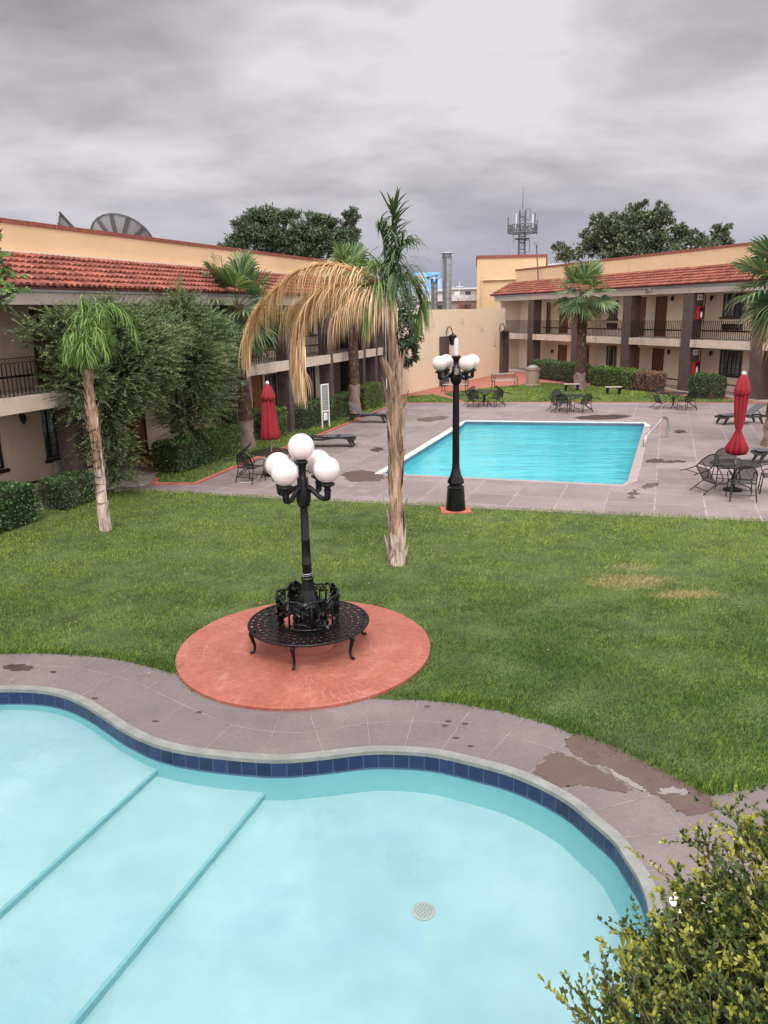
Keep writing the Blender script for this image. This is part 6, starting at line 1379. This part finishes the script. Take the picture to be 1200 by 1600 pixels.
# tall ochre block behind the right wing
def seg_box(x0, x1, Y0, dep, z0, z1, m, parent, name, fr=None):
    a, b_ = atY(x0, 450, Y0), atY(x1, 450, Y0); return MB().box(a.x, b_.x, Y0, Y0+dep, z0, z1).build(name, m, parent)
TBk = thing('hotel_block', 'ochre block with a flat parapet behind the left end of the right wing', 'building', (14, 74, 0))
def skew(x0, x1, Y0, dep, z0, z1, m, name):
    a, b_ = atY(x0, 450, Y0), atY(x1, 450, Y0); k = (Y0+dep)/Y0; MB().hexa([(a.x, Y0, z0), (b_.x, Y0, z0), (b_.x*k, Y0+dep, z0), (a.x*k, Y0+dep, z0), (a.x, Y0, z1), (b_.x, Y0, z1), (b_.x*k, Y0+dep, z1), (a.x*k, Y0+dep, z1)]).build(name, m, TBk)
skew(745, 852, 68, 14, 0, 8.98, M['ochre'], 'wall'); skew(743.5, 854, 67.9, 14.2, 8.98, 9.18, M['coping'], 'parapet_coping')
a = atY(753, 438, 67.9); b_ = atY(812, 437, 67.9)
MB().tube([(a.x, 67.9, 4), (a.x, 67.9, a.z), (b_.x, 67.9, a.z+0.05)], 0.09, 6).build('pipe', M['ochre'], TBk)
seg_box(856, 1150, 95, 5, 0, 9.9, M['farwhite'], TBk, 'rear_wall')
# chimneys
for (x, yt, Yc, r, lb) in ((698.5, 396, 64, 0.37, 'tall galvanised flue with a flat rain cap behind the cream wall'), (678.5, 436, 64, 0.26, 'shorter galvanised flue left of the tall one')):
    p = atY(x, yt, Yc); t = thing('flue', lb, 'chimney', (p.x, p.y, 0), 0, 'galvanised flues'); prof = []
    z = 2.0
    while z < p.z-0.3: prof += [(r, z), (r, z+0.36), (r*1.05, z+0.38), (r*1.05, z+0.41)]; z += 0.42
    smooth_by_angle(MB().lathe(prof, 18, (p.x, p.y, 0)).build('pipe', M['galv'], t)); MB().lathe([(r*1.1, p.z-0.32), (r*1.1, p.z-0.27)], 18, (p.x, p.y, 0)).build('collar', M['lattice'], t)
    MB().lathe([(r*1.75, p.z), (r*1.7, p.z+0.03), (0.02, p.z+0.22)], 20, (p.x, p.y, 0)).build('rain_cap', M['galv'], t)
    s = MB()
    for k in range(4): aa = k*math.pi/2+0.5; s.box(p.x+r*math.cos(aa)-0.04, p.x+r*math.cos(aa)+0.04, p.y+r*math.sin(aa)-0.02, p.y+r*math.sin(aa)+0.02, p.z-0.3, p.z)
    s.build('cap_strut', M['lattice'], t); MB().box(p.x-r*0.5-0.08, p.x-r*0.5+0.08, p.y-r-0.05, p.y-r+0.02, 3, p.z-0.35).build('seam', M['lattice'], t)
# billboard
p0 = atY(645, 426, 190); p1 = atY(688, 424, 190); p2 = atY(645, 455, 190); w = p1.x-p0.x; zt = p0.z; zb_ = p2.z; Y0 = 190
BBd = thing('billboard', 'blue billboard with white and red lettering panels on two posts beyond the roofs', 'billboard', ((p0.x+p1.x)/2, Y0, 0))
MB().box(p0.x, p1.x, Y0, Y0+0.5, zb_, zt).build('panel', M['bb_blue'], BBd)
def bbq(u0, u1, v0, v1, m, name, k=0.0):
    x0, x1 = p0.x+w*u0, p0.x+w*u1; z0, z1 = zb_+(zt-zb_)*v0, zb_+(zt-zb_)*v1; y = Y0-0.05-k; sl = 0.25*(x1-x0)*0.35; MB().hexa([(x0, y, z0), (x1, y, z0+sl), (x1, y+0.04, z0+sl), (x0, y+0.04, z0), (x0, y, z1), (x1, y, z1+sl), (x1, y+0.04, z1+sl), (x0, y+0.04, z1)]).build(name, m, BBd)
bbq(0.04, 0.36, 0.03, 0.20, M['bb_white'], 'white_area'); bbq(0.36, 0.44, 0.06, 0.34, M['bb_white'], 'white_area')
bbq(0.10, 0.38, 0.70, 0.82, M['bb_red'], 'headline', 0.02); bbq(0.12, 0.36, 0.735, 0.775, M['bb_white'], 'lettering', 0.04); bbq(0.08, 0.38, 0.56, 0.66, M['bb_white'], 'headline', 0.02); bbq(0.10, 0.36, 0.59, 0.62, M['bb_dark'], 'lettering', 0.04)
bbq(0.06, 0.52, 0.38, 0.50, M['bb_yellow'], 'headline', 0.02); bbq(0.10, 0.44, 0.41, 0.45, M['bb_dark'], 'lettering', 0.04); bbq(0.10, 0.42, 0.24, 0.28, M['bb_red'], 'lettering', 0.04)
for (u, v) in ((0.58, 0.72), (0.82, 0.80)):
    x, z = p0.x+w*u, zb_+(zt-zb_)*v; MB().add([(x-0.9, Y0-0.06, z+0.1), (x, Y0-0.06, z-0.5), (x+0.9, Y0-0.06, z+0.25), (x+0.2, Y0-0.06, z+0.1), (x, Y0-0.06, z+0.45), (x-0.2, Y0-0.06, z+0.1)], [(0, 1, 2, 3, 4, 5)]).build('picture', M['bb_dark'], BBd)
for u in (0.15, 0.75): MB().box(p0.x+w*u-0.3, p0.x+w*u+0.3, Y0+0.51, Y0+1.0, 0, zt-1).build('post', M['farwhite'], BBd)
# lattice mast
def lattice_tower():
    Yt = 120; s = Yt/FPX/0.99; c = atY(815, 405, Yt); X0 = c.x; zt_ = atY(815, 328, Yt).z; t = thing('radio_mast', 'grey lattice radio mast with antenna ring behind the ochre block', 'mast', (X0, Yt, 0))
    hw = 0.42; b = MB(); cs = [(-hw, -hw), (hw, -hw), (hw, hw), (-hw, hw)]; R = 0.055
    for (x, y) in cs: b.tube([(X0+x*1.15, Yt+y*1.15, 0), (X0+x, Yt+y, zt_)], R*1.2, 5)
    z = 8.0; k = 0
    while z < zt_-0.9:
        for i in range(4):
            a, d = cs[i], cs[(i+1) % 4]; b.tube([(X0+a[0], Yt+a[1], z), (X0+d[0], Yt+d[1], z)], R*0.8, 4); b.tube([(X0+a[0], Yt+a[1], z), (X0+d[0], Yt+d[1], z+0.9)] if k % 2 else [(X0+d[0], Yt+d[1], z), (X0+a[0], Yt+a[1], z+0.9)], R*0.6, 4)
        z += 0.9; k += 1
    b.build('tower', M['lattice'], t)
    zr_ = atY(815, 358, Yt).z; rb = MB(); rr = 2.15
    for dz in (-0.55, 0.55): rb.tube([(X0+rr*math.cos(q*math.pi/3), Yt+rr*math.sin(q*math.pi/3), zr_+dz) for q in range(7)], 0.07, 5, False)
    for q in range(6):
        a0, a1 = q*math.pi/3, (q+1)*math.pi/3
        for u in range(4):
            f0, f1 = u/4, (u+1)/4; P = lambda f, z: (X0+rr*(math.cos(a0)*(1-f)+math.cos(a1)*f), Yt+rr*(math.sin(a0)*(1-f)+math.sin(a1)*f), z)
            rb.tube([P(f0, zr_-0.55), P(f1, zr_+0.55)] if u % 2 else [P(f0, zr_+0.55), P(f1, zr_-0.55)], 0.045, 4); rb.tube([P(f0, zr_-0.55), P(f0, zr_+0.55)], 0.045, 4)
        rb.tube([(X0, Yt, zr_-0.5), (X0+rr*math.cos(a0), Yt+rr*math.sin(a0), zr_-0.5)], 0.05, 4)
    rb.build('antenna_ring', M['lattice'], t)
    for dx, dy, z0, z1 in ((-2.1, 0, -0.4, 1.7), (-1.2, -1.6, 0, 2.0), (1.9, 0.3, -0.4, 2.3), (1.2, -1.7, 0, 1.8), (2.1, -0.4, -0.8, 1.2), (-1.5, -1.2, -2.0, 0)): MB().tube([(X0+dx, Yt+dy, zr_+z0), (X0+dx, Yt+dy, zr_+z1)], 0.085 if z1 > 1 else 0.04, 5).build('antenna', M['white'] if dx in (1.2, -1.2) else M['lattice'], t)
    MB().lathe([(1.1, -0.08), (1.15, 0.0), (1.1, 0.08)], 16, (X0, Yt, zr_-1.35)).build('platform', M['lattice'], t)
    for (z, hh) in ((zr_+1.3, 1.5), (zr_-3.2, 1.6)): MB().tube([(X0+hw, Yt, z), (X0+hw+0.7, Yt, z), (X0+hw+0.7, Yt, z+hh), (X0+hw, Yt, z+hh)], 0.05, 4).build('side_frame', M['lattice'], t)
    zz = atY(815, 292, Yt).z; MB().tube([(X0, Yt, zt_), (X0, Yt, zt_+1.4), (X0, Yt, zz)], [0.07, 0.04, 0.025], 5).build('whip_antenna', M['lattice'], t)
lattice_tower()
a, b_ = atY(842, 412, 62), atY(838, 376, 62); t = thing('roof_light_pole', 'thin leaning pole with a small floodlight on the right wing roof', 'pole', a); MB().tube([a-Vector((0, 0, 1.4)), b_], 0.05, 6).build('pole', M['lattice'], t); MB().box(b_.x-0.14, b_.x+0.14, b_.y-0.15, b_.y+0.1, b_.z-0.35, b_.z+0.02).build('floodlight', M['galv'], t)
a, b_ = atY(795, 410, 72), atY(795, 378, 72); t = thing('roof_pole', 'thin upright pole on the ochre block left of the mast', 'pole', a); MB().tube([a-Vector((0, 0, 0.6)), b_], 0.035, 5).build('pole', M['galv'], t)
# low buildings seen over the wall
def lowb(x0, x1, yt, Y0, dep, label, roofm, wins=True, roofh=0.45):
    a, b_ = atY(x0, yt, Y0), atY(x1, yt, Y0); zt = max(a.z, 1.0); t = thing('town_building', label, 'building', ((a.x+b_.x)/2, Y0, 0), 0, 'low town buildings beyond the wall')
    MB().box(a.x, b_.x, Y0, Y0+dep, 0, zt-roofh).build('wall', M['farwall'], t); MB().box(a.x-0.2, b_.x+0.2, Y0-0.25, Y0+dep, zt-roofh+0.003, zt).build('roof', roofm, t)
    if wins:
        n = max(1, int((b_.x-a.x)/2.0))
        for i in range(n):
            x = a.x+(i+0.5)*(b_.x-a.x)/n; MB().box(x-0.5, x+0.5, Y0-0.04, Y0-0.003, zt-roofh-1.7, zt-roofh-0.35).build('window', M['fardark'] if i % 3 else M['white'], t)
lowb(628, 748, 463, 78, 10, 'low white roofed building just beyond the cream wall', M['farwhite'], True, 0.55)
lowb(705, 775, 450, 150, 10, 'white building with a row of panels left of the ochre block', M['farwhite'], True, 0.3)
lowb(640, 668, 461, 130, 9, 'pale low house below the billboard', M['farwhite']); lowb(684, 706, 452, 175, 10, 'pale house between the two flues', M['farwhite']); lowb(600, 640, 466, 200, 12, 'grey house left of the billboard', M['farwhite'])
a = atY(718, 440, 140); t = thing('utility_pole', 'thin pole with wires right of the tall flue', 'pole', (a.x, 140, 0)); MB().tube([(a.x, 140, 0), (a.x, 140, a.z)], 0.07, 5).box(a.x-0.6, a.x+0.6, 139.9, 140.0, a.z-0.9, a.z-0.75).build('pole', M['farwhite'], t)
# bare red shrub by the flue
t = thing('bare_shrub', 'leafless reddish shrub right of the tall flue above the cream wall', 'shrub', (5.9, 68, 0)); b = MB(); c = atY(720, 480, 68)
for i in range(26): b.tube([(c.x+random.gauss(0, .15), 68, 1.0), (c.x+random.gauss(0, .5), 68+random.gauss(0, .5), c.z-0.5), (c.x+random.gauss(0, .8), 68+random.gauss(0, .6), c.z+random.uniform(0.1, 1.0))], [0.04, 0.025, 0.01], 4)
b.build('branches', M['coping'], t)
# hills on the skyline
hb = MB(); n = 90; vs = []
for i in range(n):
    x = -2600+5200*i/(n-1); h = 150+45*math.sin(i*0.33)+28*math.sin(i*0.9+1)+12*math.sin(i*2.3)+(x+200)*0.02
    vs += [(x, 3200, -5), (x, 3600, h*0.6), (x, 4000, h)]
hb.add(vs, [(3*i+k, 3*i+3+k, 3*i+4+k, 3*i+1+k) for i in range(n-1) for k in range(2)])
struct(hb.build('hills', M['hills'], smooth=True))
